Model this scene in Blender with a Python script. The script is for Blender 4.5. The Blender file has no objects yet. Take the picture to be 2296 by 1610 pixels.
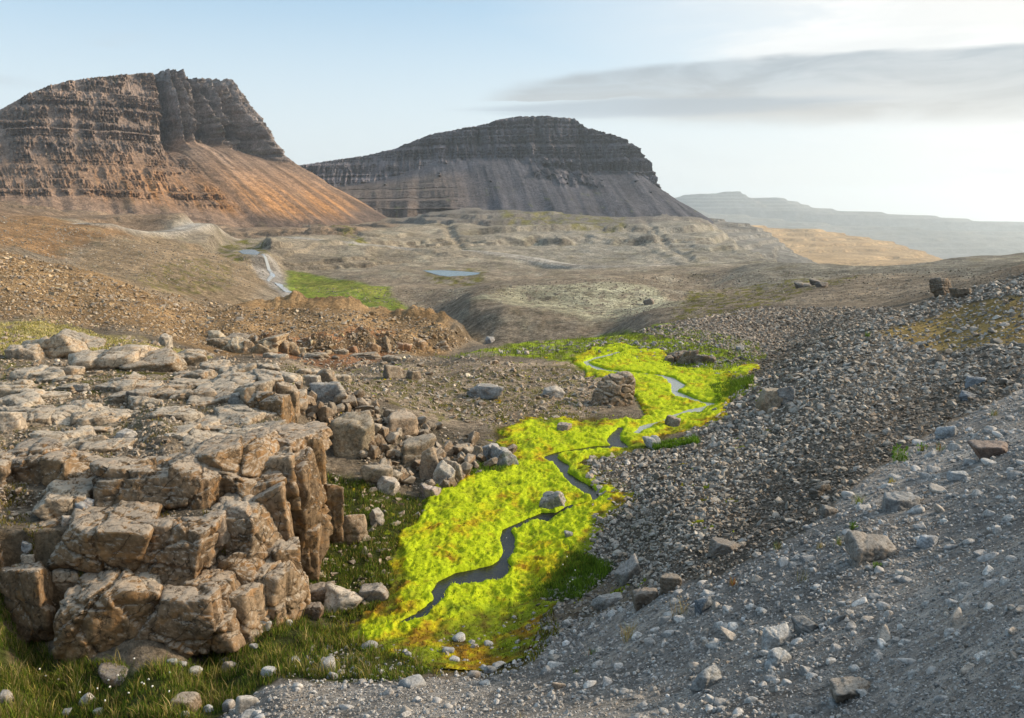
import bpy, bmesh, math, random
import numpy as np
sc = bpy.context.scene
COL = sc.collection
R = math.radians
FAST = False
# ------------------------------------------------------------------ camera
PITCH = 9.364
FPX, CX, CY = 1910.0, 1148.0, 805.0          # focal length and centre in units of a 2296 x 1610 frame
cam_d = bpy.data.cameras.new('camera')
cam = bpy.data.objects.new('camera', cam_d)
COL.objects.link(cam)
cam.location = (0, 0, 0)
cam.rotation_euler = (R(90 - PITCH), 0, 0)
cam_d.sensor_width = 36.0
cam_d.lens = 36.0 * FPX / 2296.0
cam_d.clip_start = 0.1
cam_d.clip_end = 60000
sc.camera = cam
# ------------------------------------------------------------------ world
SUN_AZ, SUN_EL = 80.0, 26.0                  # degrees right of the view direction, degrees up
SKY_STRENGTH = 0.15
w = bpy.data.worlds.new('World')
sc.world = w
w.use_nodes = True
NT = w.node_tree
for n in list(NT.nodes):
    NT.nodes.remove(n)


class G:
    """tiny node-graph helper"""
    def __init__(s, nt): s.nt = nt
    def n(s, t, **kw):
        x = s.nt.nodes.new(t)
        for k, v in kw.items():
            if k == 'inp':
                for kk, vv in v.items():
                    s.set(x, kk, vv)
            else:
                setattr(x, k, v)
        return x
    def set(s, x, k, v):
        sock = x.inputs[k]
        if isinstance(v, bpy.types.NodeSocket): s.nt.links.new(v, sock)
        else: sock.default_value = v
    def m(s, op, a, b=0.0, c=0.0, clamp=False):
        x = s.n('ShaderNodeMath', operation=op, use_clamp=clamp)
        s.set(x, 0, a); s.set(x, 1, b)
        if op in ('MULTIPLY_ADD', 'SMOOTH_MIN', 'SMOOTH_MAX', 'COMPARE'): s.set(x, 2, c)
        return x.outputs[0]
    def ss(s, v, a, b, lo=0.0, hi=1.0):
        x = s.n('ShaderNodeMapRange', interpolation_type='SMOOTHSTEP')
        s.set(x, 0, v); s.set(x, 1, a); s.set(x, 2, b); s.set(x, 3, lo); s.set(x, 4, hi)
        return x.outputs[0]
    def mix(s, f, a, b, bt='MIX'):
        x = s.n('ShaderNodeMix', data_type='RGBA', blend_type=bt)
        s.set(x, 0, f); s.set(x, 6, a); s.set(x, 7, b)
        return x.outputs[2]
    def noise(s, vec, scale, detail=4.0, rough=0.5, dist=0.0, lac=2.0):
        x = s.n('ShaderNodeTexNoise')
        s.set(x, 'Vector', vec); s.set(x, 'Scale', scale); s.set(x, 'Detail', detail)
        s.set(x, 'Roughness', rough); s.set(x, 'Distortion', dist); s.set(x, 'Lacunarity', lac)
        return x.outputs['Fac']
    def comb(s, a, b, c):
        x = s.n('ShaderNodeCombineXYZ'); s.set(x, 0, a); s.set(x, 1, b); s.set(x, 2, c)
        return x.outputs[0]


g = G(NT)
out = g.n('ShaderNodeOutputWorld')
bg = g.n('ShaderNodeBackground')
NT.links.new(bg.outputs[0], out.inputs[0])
sky = g.n('ShaderNodeTexSky', sky_type='NISHITA', sun_disc=False)
sky.sun_elevation = R(SUN_EL); sky.sun_rotation = R(SUN_AZ)
sky.altitude = 400; sky.air_density = 1.0; sky.dust_density = 1.2; sky.ozone_density = 1.0
tc = g.n('ShaderNodeTexCoord')
sep = g.n('ShaderNodeSeparateXYZ'); g.set(sep, 0, tc.outputs['Generated'])
dx, dy, dz = sep.outputs
az = g.m('ARCTAN2', dx, dy)                  # radians right of the view direction
el = g.m('ARCSINE', dz)
vec = g.comb(g.m('MULTIPLY', az, 1.0), g.m('MULTIPLY', el, 4.5), 0.0)
K = 0.64 / SKY_STRENGTH
# broad thin veil: whitens the horizon and everything towards the sun
sd = (math.sin(R(SUN_AZ)) * math.cos(R(SUN_EL)), math.cos(R(SUN_AZ)) * math.cos(R(SUN_EL)), math.sin(R(SUN_EL)))
vd = g.n('ShaderNodeVectorMath', operation='DOT_PRODUCT')
g.set(vd, 0, tc.outputs['Generated']); g.set(vd, 1, sd)
cosang = vd.outputs['Value']
n1 = g.noise(vec, 2.3, 6, 0.55, 0.6)
glow = g.ss(g.m('ADD', cosang, g.m('MULTIPLY', n1, 0.22)), 0.18, 0.78)
hor = g.ss(el, 0.30, -0.02)
veil = g.m('MAXIMUM', g.m('MULTIPLY', hor, 0.93), g.m('MULTIPLY', glow, 0.97))
base = g.mix(1.0, sky.outputs[0], (1.0, 1.0, 1.0, 1), 'MULTIPLY')
blue = g.mix(g.ss(el, 0.02, 0.34), (0.62 * K, 0.80 * K, 0.89 * K, 1), (0.31 * K, 0.54 * K, 0.75 * K, 1))
base = g.mix(0.75, base, blue)
aur = g.ss(cosang, 0.64, 1.0, 0.97, 2.6)           # unseen thin cloud near the sun, brightened to fill shade and haze
col = g.mix(veil, base, g.mix(1.0, g.mix(glow, (0.90 * K, 0.945 * K, 0.95 * K, 1), (0.985 * K, 0.975 * K, 0.945 * K, 1)), g.comb(aur, aur, aur), 'MULTIPLY'))
# lens-shaped grey cloud bank, right of centre
def lens(az0, el0, wl, wr, hu, hd, warp, soft, tilt=0.0):
    nz = g.noise(vec, 3.0, 5, 0.55)
    nz2 = g.noise(vec, 11.0, 4, 0.6)
    aa = g.m('SUBTRACT', az, az0)
    ee = g.m('SUBTRACT', g.m('SUBTRACT', el, el0), g.m('MULTIPLY', aa, tilt))
    ee = g.m('ADD', ee, g.m('MULTIPLY', g.m('SUBTRACT', nz, 0.5), warp))
    ee = g.m('ADD', ee, g.m('MULTIPLY', g.m('SUBTRACT', nz2, 0.5), warp * 0.35))
    left = g.m('LESS_THAN', aa, 0.0)
    wd = g.m('ADD', g.m('MULTIPLY', left, wl), g.m('MULTIPLY', g.m('SUBTRACT', 1.0, left), wr))
    up = g.m('GREATER_THAN', ee, 0.0)
    hh = g.m('ADD', g.m('MULTIPLY', up, hu), g.m('MULTIPLY', g.m('SUBTRACT', 1.0, up), hd))
    qa = g.m('POWER', g.m('ABSOLUTE', g.m('DIVIDE', aa, wd)), 1.6)
    qe = g.m('POWER', g.m('ABSOLUTE', g.m('DIVIDE', ee, hh)), 2.0)
    q = g.m('ADD', qa, qe)
    sof = g.m('ADD', g.m('MULTIPLY', up, soft), g.m('MULTIPLY', g.m('SUBTRACT', 1.0, up), min(1.0, soft * 3.5)))
    return g.ss(q, 1.0, g.m('SUBTRACT', 1.0, sof)), ee
# upper white cirrus to the right, small grey scraps elsewhere
n3 = g.noise(vec, 4.0, 8, 0.58, 0.8)
cir = g.m('MULTIPLY', g.ss(n3, 0.44, 0.66), g.ss(az, 0.05, 0.35))
cir = g.m('MULTIPLY', cir, g.ss(el, 0.04, 0.12))
col = g.mix(g.m('MULTIPLY', cir, 0.75), col, (1.04 * K, 1.04 * K, 1.02 * K, 1))
n5 = g.noise(g.comb(g.m('MULTIPLY', az, 1.0), g.m('MULTIPLY', el, 6.0), 8.2), 3.1, 7, 0.56, 0.5)
col = g.mix(g.m('MULTIPLY', g.ss(n5, 0.50, 0.70), g.m('MULTIPLY', g.ss(az, -0.1, 0.3), 0.30)), col, (0.66 * K, 0.71 * K, 0.73 * K, 1))
n4 = g.noise(g.comb(g.m('MULTIPLY', az, 1.0), g.m('MULTIPLY', el, 7.0), 3.7), 4.5, 6, 0.55)
scr = g.m('MULTIPLY', g.ss(n4, 0.60, 0.76), 0.32)
col = g.mix(scr, col, (0.60 * K, 0.67 * K, 0.72 * K, 1))
m1, e1 = lens(0.37, 0.128, 0.42, 0.62, 0.047, 0.040, 0.026, 0.26, -0.012)
shade = g.ss(e1, 0.045, -0.04)
cc = g.mix(shade, (0.43 * K, 0.495 * K, 0.55 * K, 1), (0.62 * K, 0.61 * K, 0.58 * K, 1))
col = g.mix(g.m('MULTIPLY', m1, g.ss(g.noise(vec, 6.0, 7, 0.6, 1.0), 0.34, 0.62, 0.62, 0.95)), col, cc)
m2, e2 = lens(0.15, 0.120, 0.24, 0.30, 0.013, 0.011, 0.012, 0.6)
col = g.mix(g.m('MULTIPLY', m2, 0.62), col, (0.44 * K, 0.51 * K, 0.58 * K, 1))
NT.links.new(col, bg.inputs[0])
bg.inputs[1].default_value = SKY_STRENGTH
# ------------------------------------------------------------------ sun
sl = bpy.data.lights.new('sun', 'SUN')
sl.energy = 3.7; sl.angle = R(4.0); sl.color = (1.0, 0.80, 0.57)
so = bpy.data.objects.new('sun', sl); COL.objects.link(so)
from mathutils import Vector
so.rotation_euler = Vector(sd).to_track_quat('Z', 'Y').to_euler()
so.location = (200, 0, 200)
vs = sc.view_settings
vs.view_transform = 'Standard'; vs.look = 'None'; vs.gamma = 1.0; vs.use_curve_mapping = False
vs.exposure = 0.68
sc.render.engine = 'CYCLES'
sc.cycles.use_denoising = True
sc.cycles.max_bounces = 6
sc.cycles.volume_bounces = 2

# ------------------------------------------------------------------ numpy noise
def _h(ix, iy, iz, seed):
    h = (ix.astype(np.uint32) * np.uint32(374761393) + iy.astype(np.uint32) * np.uint32(668265263)
         + iz.astype(np.uint32) * np.uint32(2147483647) + np.uint32((seed * 974634777) & 0xffffffff))
    h = (h ^ (h >> np.uint32(13))) * np.uint32(1274126177)
    h = (h ^ (h >> np.uint32(15))) * np.uint32(2246822519)
    return h ^ (h >> np.uint32(16))


def perlin2(x, y, seed=0):
    x = np.asarray(x, np.float64); y = np.asarray(y, np.float64)
    x0 = np.floor(x); y0 = np.floor(y)
    fx = x - x0; fy = y - y0
    ix = x0.astype(np.int64); iy = y0.astype(np.int64)
    z = np.zeros_like(ix)
    u = fx * fx * fx * (fx * (fx * 6 - 15) + 10); v = fy * fy * fy * (fy * (fy * 6 - 15) + 10)
    def gr(i, j):
        a = _h(ix + i, iy + j, z, seed).astype(np.float64) * (2 * np.pi / 4294967296.0)
        return np.cos(a) * (fx - i) + np.sin(a) * (fy - j)
    a = gr(0, 0); b = gr(1, 0); c = gr(0, 1); d = gr(1, 1)
    return 1.5 * ((a + u * (b - a)) + v * ((c + u * (d - c)) - (a + u * (b - a))))


def fbm2(x, y, octv=4, gain=0.5, seed=0):
    s = 0; a = 1.0; t = 0
    for k in range(octv):
        s = s + a * perlin2(x * 2 ** k + 17.3 * k, y * 2 ** k - 9.1 * k, seed + k)
        t += a; a *= gain
    return s / t


def perlin3(p, seed=0):
    p0 = np.floor(p); f = p - p0; i = p0.astype(np.int64)
    u = f * f * f * (f * (f * 6 - 15) + 10)
    r = 0
    for dx_ in (0, 1):
        for dy_ in (0, 1):
            for dz_ in (0, 1):
                h = _h(i[:, 0] + dx_, i[:, 1] + dy_, i[:, 2] + dz_, seed)
                a = (h & np.uint32(0xffff)).astype(np.float64) * (2 * np.pi / 65536)
                c = (h >> np.uint32(16)).astype(np.float64) * (2.0 / 65536) - 1
                s_ = np.sqrt(np.maximum(0, 1 - c * c))
                dt = s_ * np.cos(a) * (f[:, 0] - dx_) + s_ * np.sin(a) * (f[:, 1] - dy_) + c * (f[:, 2] - dz_)
                wt = (u[:, 0] if dx_ else 1 - u[:, 0]) * (u[:, 1] if dy_ else 1 - u[:, 1]) * (u[:, 2] if dz_ else 1 - u[:, 2])
                r = r + wt * dt
    return 1.5 * r


def fbm3(p, octv=4, gain=0.5, seed=0):
    s = 0; a = 1.0; t = 0
    for k in range(octv):
        s = s + a * perlin3(p * 2 ** k + 13.7 * k, seed + k); t += a; a *= gain
    return s / t


def sstep(x, a, b):
    t = np.clip((x - a) / (b - a), 0, 1)
    return t * t * (3 - 2 * t)


# ------------------------------------------------------------------ picture <-> place
SP, CP = math.sin(R(PITCH)), math.cos(R(PITCH))


def ray(x, y):
    """sideways and upward run per metre of forward distance, for a frame position"""
    cx = (np.asarray(x, float) - CX) / FPX; cy = (CY - np.asarray(y, float)) / FPX
    fy = CP + cy * SP
    return cx / fy, (-SP + cy * CP) / fy


def frame_xy(X, Y, z):
    f_ = Y * CP - z * SP; u_ = Y * SP + z * CP
    return CX + FPX * X / f_, CY - FPX * u_ / f_


def P(x, y, Y):
    a, t = ray(x, y)
    return np.array([a * Y, Y, t * Y])


# ------------------------------------------------------------------ object helpers
def tag(o, label=None, cat=None, group=None, kind=None):
    if label: o['label'] = label
    if cat: o['category'] = cat
    if group: o['group'] = group
    if kind: o['kind'] = kind
    return o


def link(name, me, parent=None, loc=None, rot=None, scale=None):
    o = bpy.data.objects.new(name, me)
    COL.objects.link(o)
    if parent: o.parent = parent
    if loc is not None: o.location = loc
    if rot is not None: o.rotation_euler = rot
    if scale is not None: o.scale = scale
    return o


def mesh_np(name, V, F, mat, col=None, smooth=True, facecol=None):
    """V (n,3), F (m,3 or 4) -> mesh, fast"""
    V = np.ascontiguousarray(V, np.float32); F = np.ascontiguousarray(F, np.int32)
    me = bpy.data.meshes.new(name)
    me.vertices.add(len(V)); me.vertices.foreach_set('co', V.ravel())
    k = F.shape[1]
    me.loops.add(F.size); me.loops.foreach_set('vertex_index', F.ravel())
    me.polygons.add(len(F))
    me.polygons.foreach_set('loop_start', np.arange(0, F.size, k, dtype=np.int32))
    me.polygons.foreach_set('use_smooth', np.full(len(F), smooth, bool))
    me.update(calc_edges=True)
    if col is not None:
        at = me.attributes.new('Col', 'FLOAT_COLOR', 'POINT')
        c = np.ones((len(V), 4), np.float32); c[:, :3] = col
        at.data.foreach_set('color', c.ravel())
    if mat: me.materials.append(mat)
    return me


def grid_faces(nr, nc):
    i = np.arange(nr * nc).reshape(nr, nc)
    return np.stack([i[:-1, :-1], i[:-1, 1:], i[1:, 1:], i[1:, :-1]], -1).reshape(-1, 4)


def mat_new(name):
    m = bpy.data.materials.new(name); m.use_nodes = True
    nt = m.node_tree
    b = nt.nodes['Principled BSDF']
    return m, G(nt), b


def pos_of(g_):
    return g_.n('ShaderNodeNewGeometry').outputs['Position']


# ------------------------------------------------------------------ materials
def ground_material():
    m, q, b = mat_new('ground_soil_and_gravel')
    pos = pos_of(q)
    at = q.n('ShaderNodeAttribute', attribute_name='Col').outputs['Color']
    far = q.n('ShaderNodeVectorMath', operation='LENGTH'); q.set(far, 0, pos)
    fine = q.noise(pos, 3.2, 11, 0.72)
    mid = q.noise(pos, 0.22, 11, 0.74)
    big = q.noise(pos, 0.02, 10, 0.72)
    vo = q.n('ShaderNodeTexVoronoi', feature='F1'); q.set(vo, 'Vector', pos); q.set(vo, 'Scale', 9.0); q.set(vo, 'Detail', 2.0)
    f1 = q.ss(fine, 0.32, 0.68, 0.55, 1.45)
    f2 = q.ss(mid, 0.30, 0.70, 0.62, 1.42)
    f3 = q.ss(big, 0.33, 0.67, 0.74, 1.26)
    f = q.m('MULTIPLY', q.m('MULTIPLY', f1, f2), f3)
    f = q.m('MULTIPLY', f, q.ss(vo.outputs['Distance'], 0.0, 0.6, 1.12, 0.78))
    c = q.mix(1.0, at, q.comb(f, f, f), 'MULTIPLY')
    sp = q.noise(pos, 0.75, 6, 0.8)
    fd = q.ss(far.outputs['Value'], 60.0, 200.0, 0.0, 1.0)
    spk = q.m('ADD', 1.0, q.m('MULTIPLY', fd, q.ss(sp, 0.36, 0.64, -0.42, 0.42)))
    c = q.mix(1.0, c, q.comb(spk, spk, spk), 'MULTIPLY')
    hue = q.noise(pos, 0.9, 6, 0.7)
    c = q.mix(q.ss(hue, 0.45, 0.75, 0.0, 0.35), c, q.mix(1.0, c, (1.25, 1.0, 0.72, 1), 'MULTIPLY'))
    q.set(b, 'Base Color', c)
    b.inputs['Roughness'].default_value = 0.95
    b.inputs['Specular IOR Level'].default_value = 0.15
    bp0 = q.n('ShaderNodeBump'); q.set(bp0, 'Strength', 0.8); q.set(bp0, 'Distance', 14.0); q.set(bp0, 'Height', big)
    bp1 = q.n('ShaderNodeBump'); q.set(bp1, 'Strength', 0.9); q.set(bp1, 'Distance', 1.6); q.set(bp1, 'Height', mid)
    bp2 = q.n('ShaderNodeBump'); q.set(bp2, 'Strength', 0.9); q.set(bp2, 'Distance', 0.09); q.set(bp2, 'Height', fine)
    NT_ = m.node_tree
    NT_.links.new(bp0.outputs[0], bp1.inputs['Normal'])
    NT_.links.new(bp1.outputs[0], bp2.inputs['Normal'])
    bp3 = q.n('ShaderNodeBump', invert=True); q.set(bp3, 'Strength', 0.5); q.set(bp3, 'Distance', 0.05); q.set(bp3, 'Height', vo.outputs['Distance'])
    NT_.links.new(bp2.outputs[0], bp3.inputs['Normal'])
    NT_.links.new(bp3.outputs[0], b.inputs['Normal'])
    return m


def rock_material(name, lich_skytone=(0.40, 0.40, 0.38), lich_skytone_amt=0.5, scale=1.0, rust=(0.36, 0.19, 0.07), rust_amt=0.35, dark=0.55):
    m, q, b = mat_new(name)
    tc_ = q.n('ShaderNodeTexCoord').outputs['Object']
    pos = pos_of(q)
    at = q.n('ShaderNodeAttribute', attribute_name='Col').outputs['Color']
    rnd = q.n('ShaderNodeObjectInfo').outputs['Random']
    ge = q.n('ShaderNodeNewGeometry')
    sepn = q.n('ShaderNodeSeparateXYZ'); q.set(sepn, 0, ge.outputs['True Normal'])
    n_a = q.noise(pos, 0.9 * scale, 9, 0.68)
    n_b = q.noise(pos, 4.5 * scale, 8, 0.70)
    n_c = q.noise(pos, 1.7 * scale, 6, 0.6)
    br = q.m('MULTIPLY', q.ss(n_a, 0.3, 0.7, 0.72, 1.28), q.ss(n_b, 0.3, 0.7, 0.66, 1.34))
    br = q.m('MULTIPLY', br, q.m('MULTIPLY_ADD', rnd, 0.45, 0.78))
    c = q.mix(1.0, at, q.comb(br, br, br), 'MULTIPLY')
    c = q.mix(q.m('MULTIPLY', q.ss(n_c, 0.50, 0.66), rust_amt), c, rust + (1,))
    # pale lichen patches, weighted upward to paint sky light on rock tops
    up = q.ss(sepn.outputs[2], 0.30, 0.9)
    lm = q.m('MULTIPLY', q.ss(q.m('ADD', n_b, q.m('MULTIPLY', up, 0.24)), 0.56, 0.72), lich_skytone_amt)
    c = q.mix(lm, c, lich_skytone + (1,))
    # hairline joints
    vc = q.n('ShaderNodeTexVoronoi', feature='DISTANCE_TO_EDGE'); q.set(vc, 'Scale', 0.9 * scale)
    wv_ = q.n('ShaderNodeVectorMath', operation='ADD'); q.set(wv_, 0, pos); q.set(wv_, 1, q.comb(n_c, n_a, n_c)); q.set(vc, 'Vector', wv_.outputs[0])
    hair = q.ss(vc.outputs['Distance'], 0.03, 0.0)
    c = q.mix(q.m('MULTIPLY', hair, dark * .9), c, (0.03, 0.024, 0.018, 1))
    # dark pits
    vo = q.n('ShaderNodeTexVoronoi', feature='F1'); q.set(vo, 'Vector', pos); q.set(vo, 'Scale', 7.0 * scale); q.set(vo, 'Detail', 2.0)
    pit = q.ss(vo.outputs['Distance'], 0.20, 0.06)
    c = q.mix(q.m('MULTIPLY', pit, dark), c, (0.035, 0.028, 0.02, 1))
    q.set(b, 'Base Color', c)
    b.inputs['Roughness'].default_value = 0.92
    b.inputs['Specular IOR Level'].default_value = 0.2
    b1 = q.n('ShaderNodeBump'); q.set(b1, 'Strength', 0.9); q.set(b1, 'Distance', 0.16 / scale); q.set(b1, 'Height', n_a)
    b2 = q.n('ShaderNodeBump'); q.set(b2, 'Strength', 0.9); q.set(b2, 'Distance', 0.06 / scale); q.set(b2, 'Height', q.m('SUBTRACT', q.m('SUBTRACT', n_b, q.m('MULTIPLY', hair, .5)), q.m('MULTIPLY', pit, .4)))
    m.node_tree.links.new(b1.outputs[0], b2.inputs['Normal'])
    m.node_tree.links.new(b2.outputs[0], b.inputs['Normal'])
    return m


def plain_attr_material(name, rough=0.9, noise_scale=6.0, amt=0.35, trans=0.0, bump=0.0):
    m, q, b = mat_new(name)
    pos = pos_of(q)
    at = q.n('ShaderNodeAttribute', attribute_name='Col').outputs['Color']
    nz = q.noise(pos, noise_scale, 7, 0.68)
    f = q.ss(nz, 0.3, 0.7, 1 - amt, 1 + amt)
    c = q.mix(1.0, at, q.comb(f, f, f), 'MULTIPLY')
    q.set(b, 'Base Color', c)
    b.inputs['Roughness'].default_value = rough
    b.inputs['Specular IOR Level'].default_value = 0.12
    if bump:
        b1 = q.n('ShaderNodeBump'); q.set(b1, 'Strength', 0.8); q.set(b1, 'Distance', bump); q.set(b1, 'Height', nz)
        m.node_tree.links.new(b1.outputs[0], b.inputs['Normal'])
    if trans:
        tr = q.n('ShaderNodeBsdfTranslucent'); q.set(tr, 'Color', c)
        mx = q.n('ShaderNodeMixShader'); q.set(mx, 0, trans)
        m.node_tree.links.new(b.outputs[0], mx.inputs[1]); m.node_tree.links.new(tr.outputs[0], mx.inputs[2])
        m.node_tree.links.new(mx.outputs[0], m.node_tree.nodes['Material Output'].inputs[0])
    return m


def mountain_material(name):
    m, q, b = mat_new(name)
    pos = pos_of(q)
    at = q.n('ShaderNodeAttribute', attribute_name='Col').outputs['Color']
    n1_ = q.noise(pos, 0.010, 10, 0.70)
    n2_ = q.noise(pos, 0.07, 8, 0.72)
    n3_ = q.noise(pos, 0.30, 5, 0.75)
    f = q.m('MULTIPLY', q.ss(n1_, 0.3, 0.7, 0.74, 1.26), q.m('MULTIPLY', q.ss(n2_, 0.3, 0.7, 0.62, 1.38), q.ss(n3_, 0.34, 0.66, 0.62, 1.38)))
    c = q.mix(1.0, at, q.comb(f, f, f), 'MULTIPLY')
    q.set(b, 'Base Color', c)
    b.inputs['Roughness'].default_value = 1.0
    b.inputs['Specular IOR Level'].default_value = 0.05
    b1 = q.n('ShaderNodeBump'); q.set(b1, 'Strength', 0.8); q.set(b1, 'Distance', 9.0); q.set(b1, 'Height', n2_)
    m.node_tree.links.new(b1.outputs[0], b.inputs['Normal'])
    return m


def water_material(name, colr=(0.012, 0.012, 0.012), scale=7.0, bump=0.03, rough=0.05, spec=0.22):
    m, q, b = mat_new(name)
    pos = pos_of(q)
    nz = q.noise(pos, scale, 5, 0.6, 1.0)
    b.inputs['Base Color'].default_value = colr + (1,)
    b.inputs['Roughness'].default_value = rough
    b.inputs['IOR'].default_value = 1.33
    b.inputs['Specular IOR Level'].default_value = spec
    b1 = q.n('ShaderNodeBump'); q.set(b1, 'Strength', 0.5); q.set(b1, 'Distance', bump); q.set(b1, 'Height', nz)
    m.node_tree.links.new(b1.outputs[0], b.inputs['Normal'])
    return m


M_GROUND = ground_material()
M_CRAG = rock_material('weathered_basalt', lich_skytone=(0.38, 0.355, 0.31), lich_skytone_amt=0.5, scale=1.5, rust=(.30, .155, .05), rust_amt=.45, dark=.75)
M_BOULD = rock_material('rubble_basalt', lich_skytone=(0.36, 0.34, 0.30), lich_skytone_amt=0.40, scale=2.2, rust_amt=0.25)
M_SCREE = rock_material('scree_basalt', lich_skytone=(0.34, 0.34, 0.33), lich_skytone_amt=0.25, scale=4.0, rust_amt=0.12, dark=0.35)
M_COB = rock_material('grey_cobble', lich_skytone=(0.42, 0.43, 0.43), lich_skytone_amt=0.20, scale=5.0, rust_amt=0.04, dark=0.25)
M_MOSS = plain_attr_material('spring_moss', 0.95, 7.0, 0.28, 0.25, 0.05)
M_GRASS = plain_attr_material('grass_blades', 0.8, 1.5, 0.3, 0.35)
M_MTN = mountain_material('mountain_basalt_and_talus')
M_WATER = water_material('stream_water')
M_RIFFLE_SKY = water_material('riffle_sky_water', (0.26, 0.28, 0.29), 6.0, 0.06, 0.10, 0.6)  # pale base colour paints in reflected sky along with whitewater
M_POND = water_material('pond_water', (0.16, 0.22, 0.26), 1.2, 0.25, 0.22, 0.5)

# ------------------------------------------------------------------ terrain control points
CPT = []          # (a, lnY, z)
def cp(*pts):
    for x, y, Y in pts:
        p = P(x, y, Y); CPT.append((p[0] / p[1], math.log(Y), p[2]))
def cw(*pts):
    for X, Y, z in pts: CPT.append((X / Y, math.log(Y), z))

# gravel slope under and right of the viewpoint
cw((-2, 2.6, -3.3), (0, 2.5, -2.8), (1.6, 2.4, -2.3), (-1.5, 6, -5.2), (0.5, 6, -4.6), (2.6, 4, -2.9), (-6, 9, -7.6), (-10, 14, -10.5))
cp((2400, 1610, 4.6), (2296, 1610, 5.2), (2296, 1300, 10), (2296, 1000, 22), (2296, 850, 36), (2296, 740, 52), (2296, 660, 66), (2296, 622, 80),
   (2420, 600, 80), (2420, 850, 34),
   (1900, 1610, 8.6), (1900, 1300, 15.5), (1900, 1000, 31), (1900, 850, 50), (1900, 770, 66),
   (2100, 1150, 18.5), (2100, 900, 38), (2100, 760, 62), (2110, 668, 84), (2000, 705, 80), (1820, 775, 74), (1730, 830, 68), (1640, 885, 61), (1560, 950, 53),
   (1500, 1610, 11.6), (1500, 1350, 19.5), (1500, 1150, 30), (1500, 1015, 45), (1700, 1150, 26), (1700, 1000, 40), (1650, 1350, 17),
   (1148, 1610, 14.8), (1148, 1545, 18), (1100, 1495, 22), (1300, 1450, 20.5), (1300, 1350, 25.5), (1390, 1280, 27.5), (1340, 1180, 34),
   (700, 1610, 17.8), (620, 1540, 20.2), (850, 1540, 19.8), (400, 1610, 19.4), (900, 1610, 16.3))
# hollow and valley floor
cp((300, 1560, 20.8), (60, 1560, 20.8), (-100, 1560, 20.6), (250, 1500, 22.3), (60, 1450, 23.6), (560, 1470, 23.3), (450, 1400, 25.5), (650, 1380, 26.2), (800, 1430, 24.6), (1000, 1430, 24.6), (1000, 1340, 27.7),
   (1060, 1290, 30), (850, 1280, 30.3), (1200, 1280, 30.4), (700, 1260, 31), (1000, 1180, 35), (1250, 1190, 34.6), (850, 1180, 34.3), (1150, 1080, 41.5), (1290, 1090, 40.5),
   (780, 1110, 37.6), (950, 1120, 38.6), (1300, 1000, 48), (1150, 1010, 47), (1420, 985, 49.5), (1480, 930, 56), (1250, 930, 56), (1400, 870, 65.5), (1580, 890, 62),
   (1400, 820, 76), (1600, 830, 73.5), (1250, 860, 66.5), (1300, 785, 86), (1500, 780, 87), (1650, 790, 83), (1350, 755, 96), (1550, 750, 99), (1200, 770, 92), (1080, 782, 90))
# crag plateau and flat ground behind it, rubble ridge
cp((0, 1150, 26.5), (-120, 1150, 26.5), (200, 1090, 28.5), (400, 1060, 30), (0, 1000, 33.5), (250, 980, 35), (450, 960, 36.5), (560, 940, 38),
   (0, 900, 42.5), (250, 880, 45), (500, 870, 47), (0, 800, 56), (250, 800, 58), (480, 815, 60), (-120, 900, 42.5), (-120, 760, 62),
   (650, 885, 46), (760, 905, 47), (880, 955, 46), (1000, 1010, 45.5), (1090, 1030, 45), (700, 960, 43.5), (740, 1030, 41), (900, 1080, 40.5),
   (700, 845, 58), (1000, 850, 67), (1100, 900, 59), (900, 800, 80), (650, 800, 73), (850, 880, 57), (1000, 930, 54.5), (1150, 810, 79), (1050, 800, 81))
# brown hillside on the left and its bank
cp((0, 715, 70), (200, 720, 77), (400, 760, 79), (520, 792, 80), (650, 800, 82), (750, 800, 84), (850, 798, 87), (950, 792, 91), (1030, 785, 96), (1068, 768, 108),
   (0, 640, 80), (200, 655, 84), (350, 700, 86), (560, 735, 90), (700, 745, 92), (850, 750, 95), (980, 752, 99),
   (-120, 560, 92), (0, 572, 91), (150, 602, 94), (330, 655, 97), (560, 690, 99), (700, 692, 102), (800, 694, 104), (950, 714, 106), (1020, 738, 106),
   (0, 545, 200), (200, 570, 280), (330, 605, 260), (480, 615, 330), (560, 640, 330), (450, 575, 480), (300, 545, 480), (130, 535, 360), (0, 505, 400),
   (0, 468, 520), (120, 490, 520), (240, 514, 500), (-150, 450, 540), (330, 535, 560), (580, 600, 520))
cw((-260, 700, -2), (-330, 780, 0), (-180, 640, -13), (-30, 135, -20), (-15, 140, -22), (-55, 140, -17), (-80, 135, -12), (-30, 190, -29), (-70, 200, -24))
# meadow, ponds, plain
cp((640, 600, 560), (640, 650, 400), (760, 610, 520), (800, 660, 380), (900, 685, 330), (720, 680, 345), (930, 640, 430), (1010, 612, 520), (558, 566, 700), (1150, 620, 480), (1300, 610, 520), (1500, 603, 560), (1600, 640, 390), (700, 560, 680), (850, 585, 620))
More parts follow.
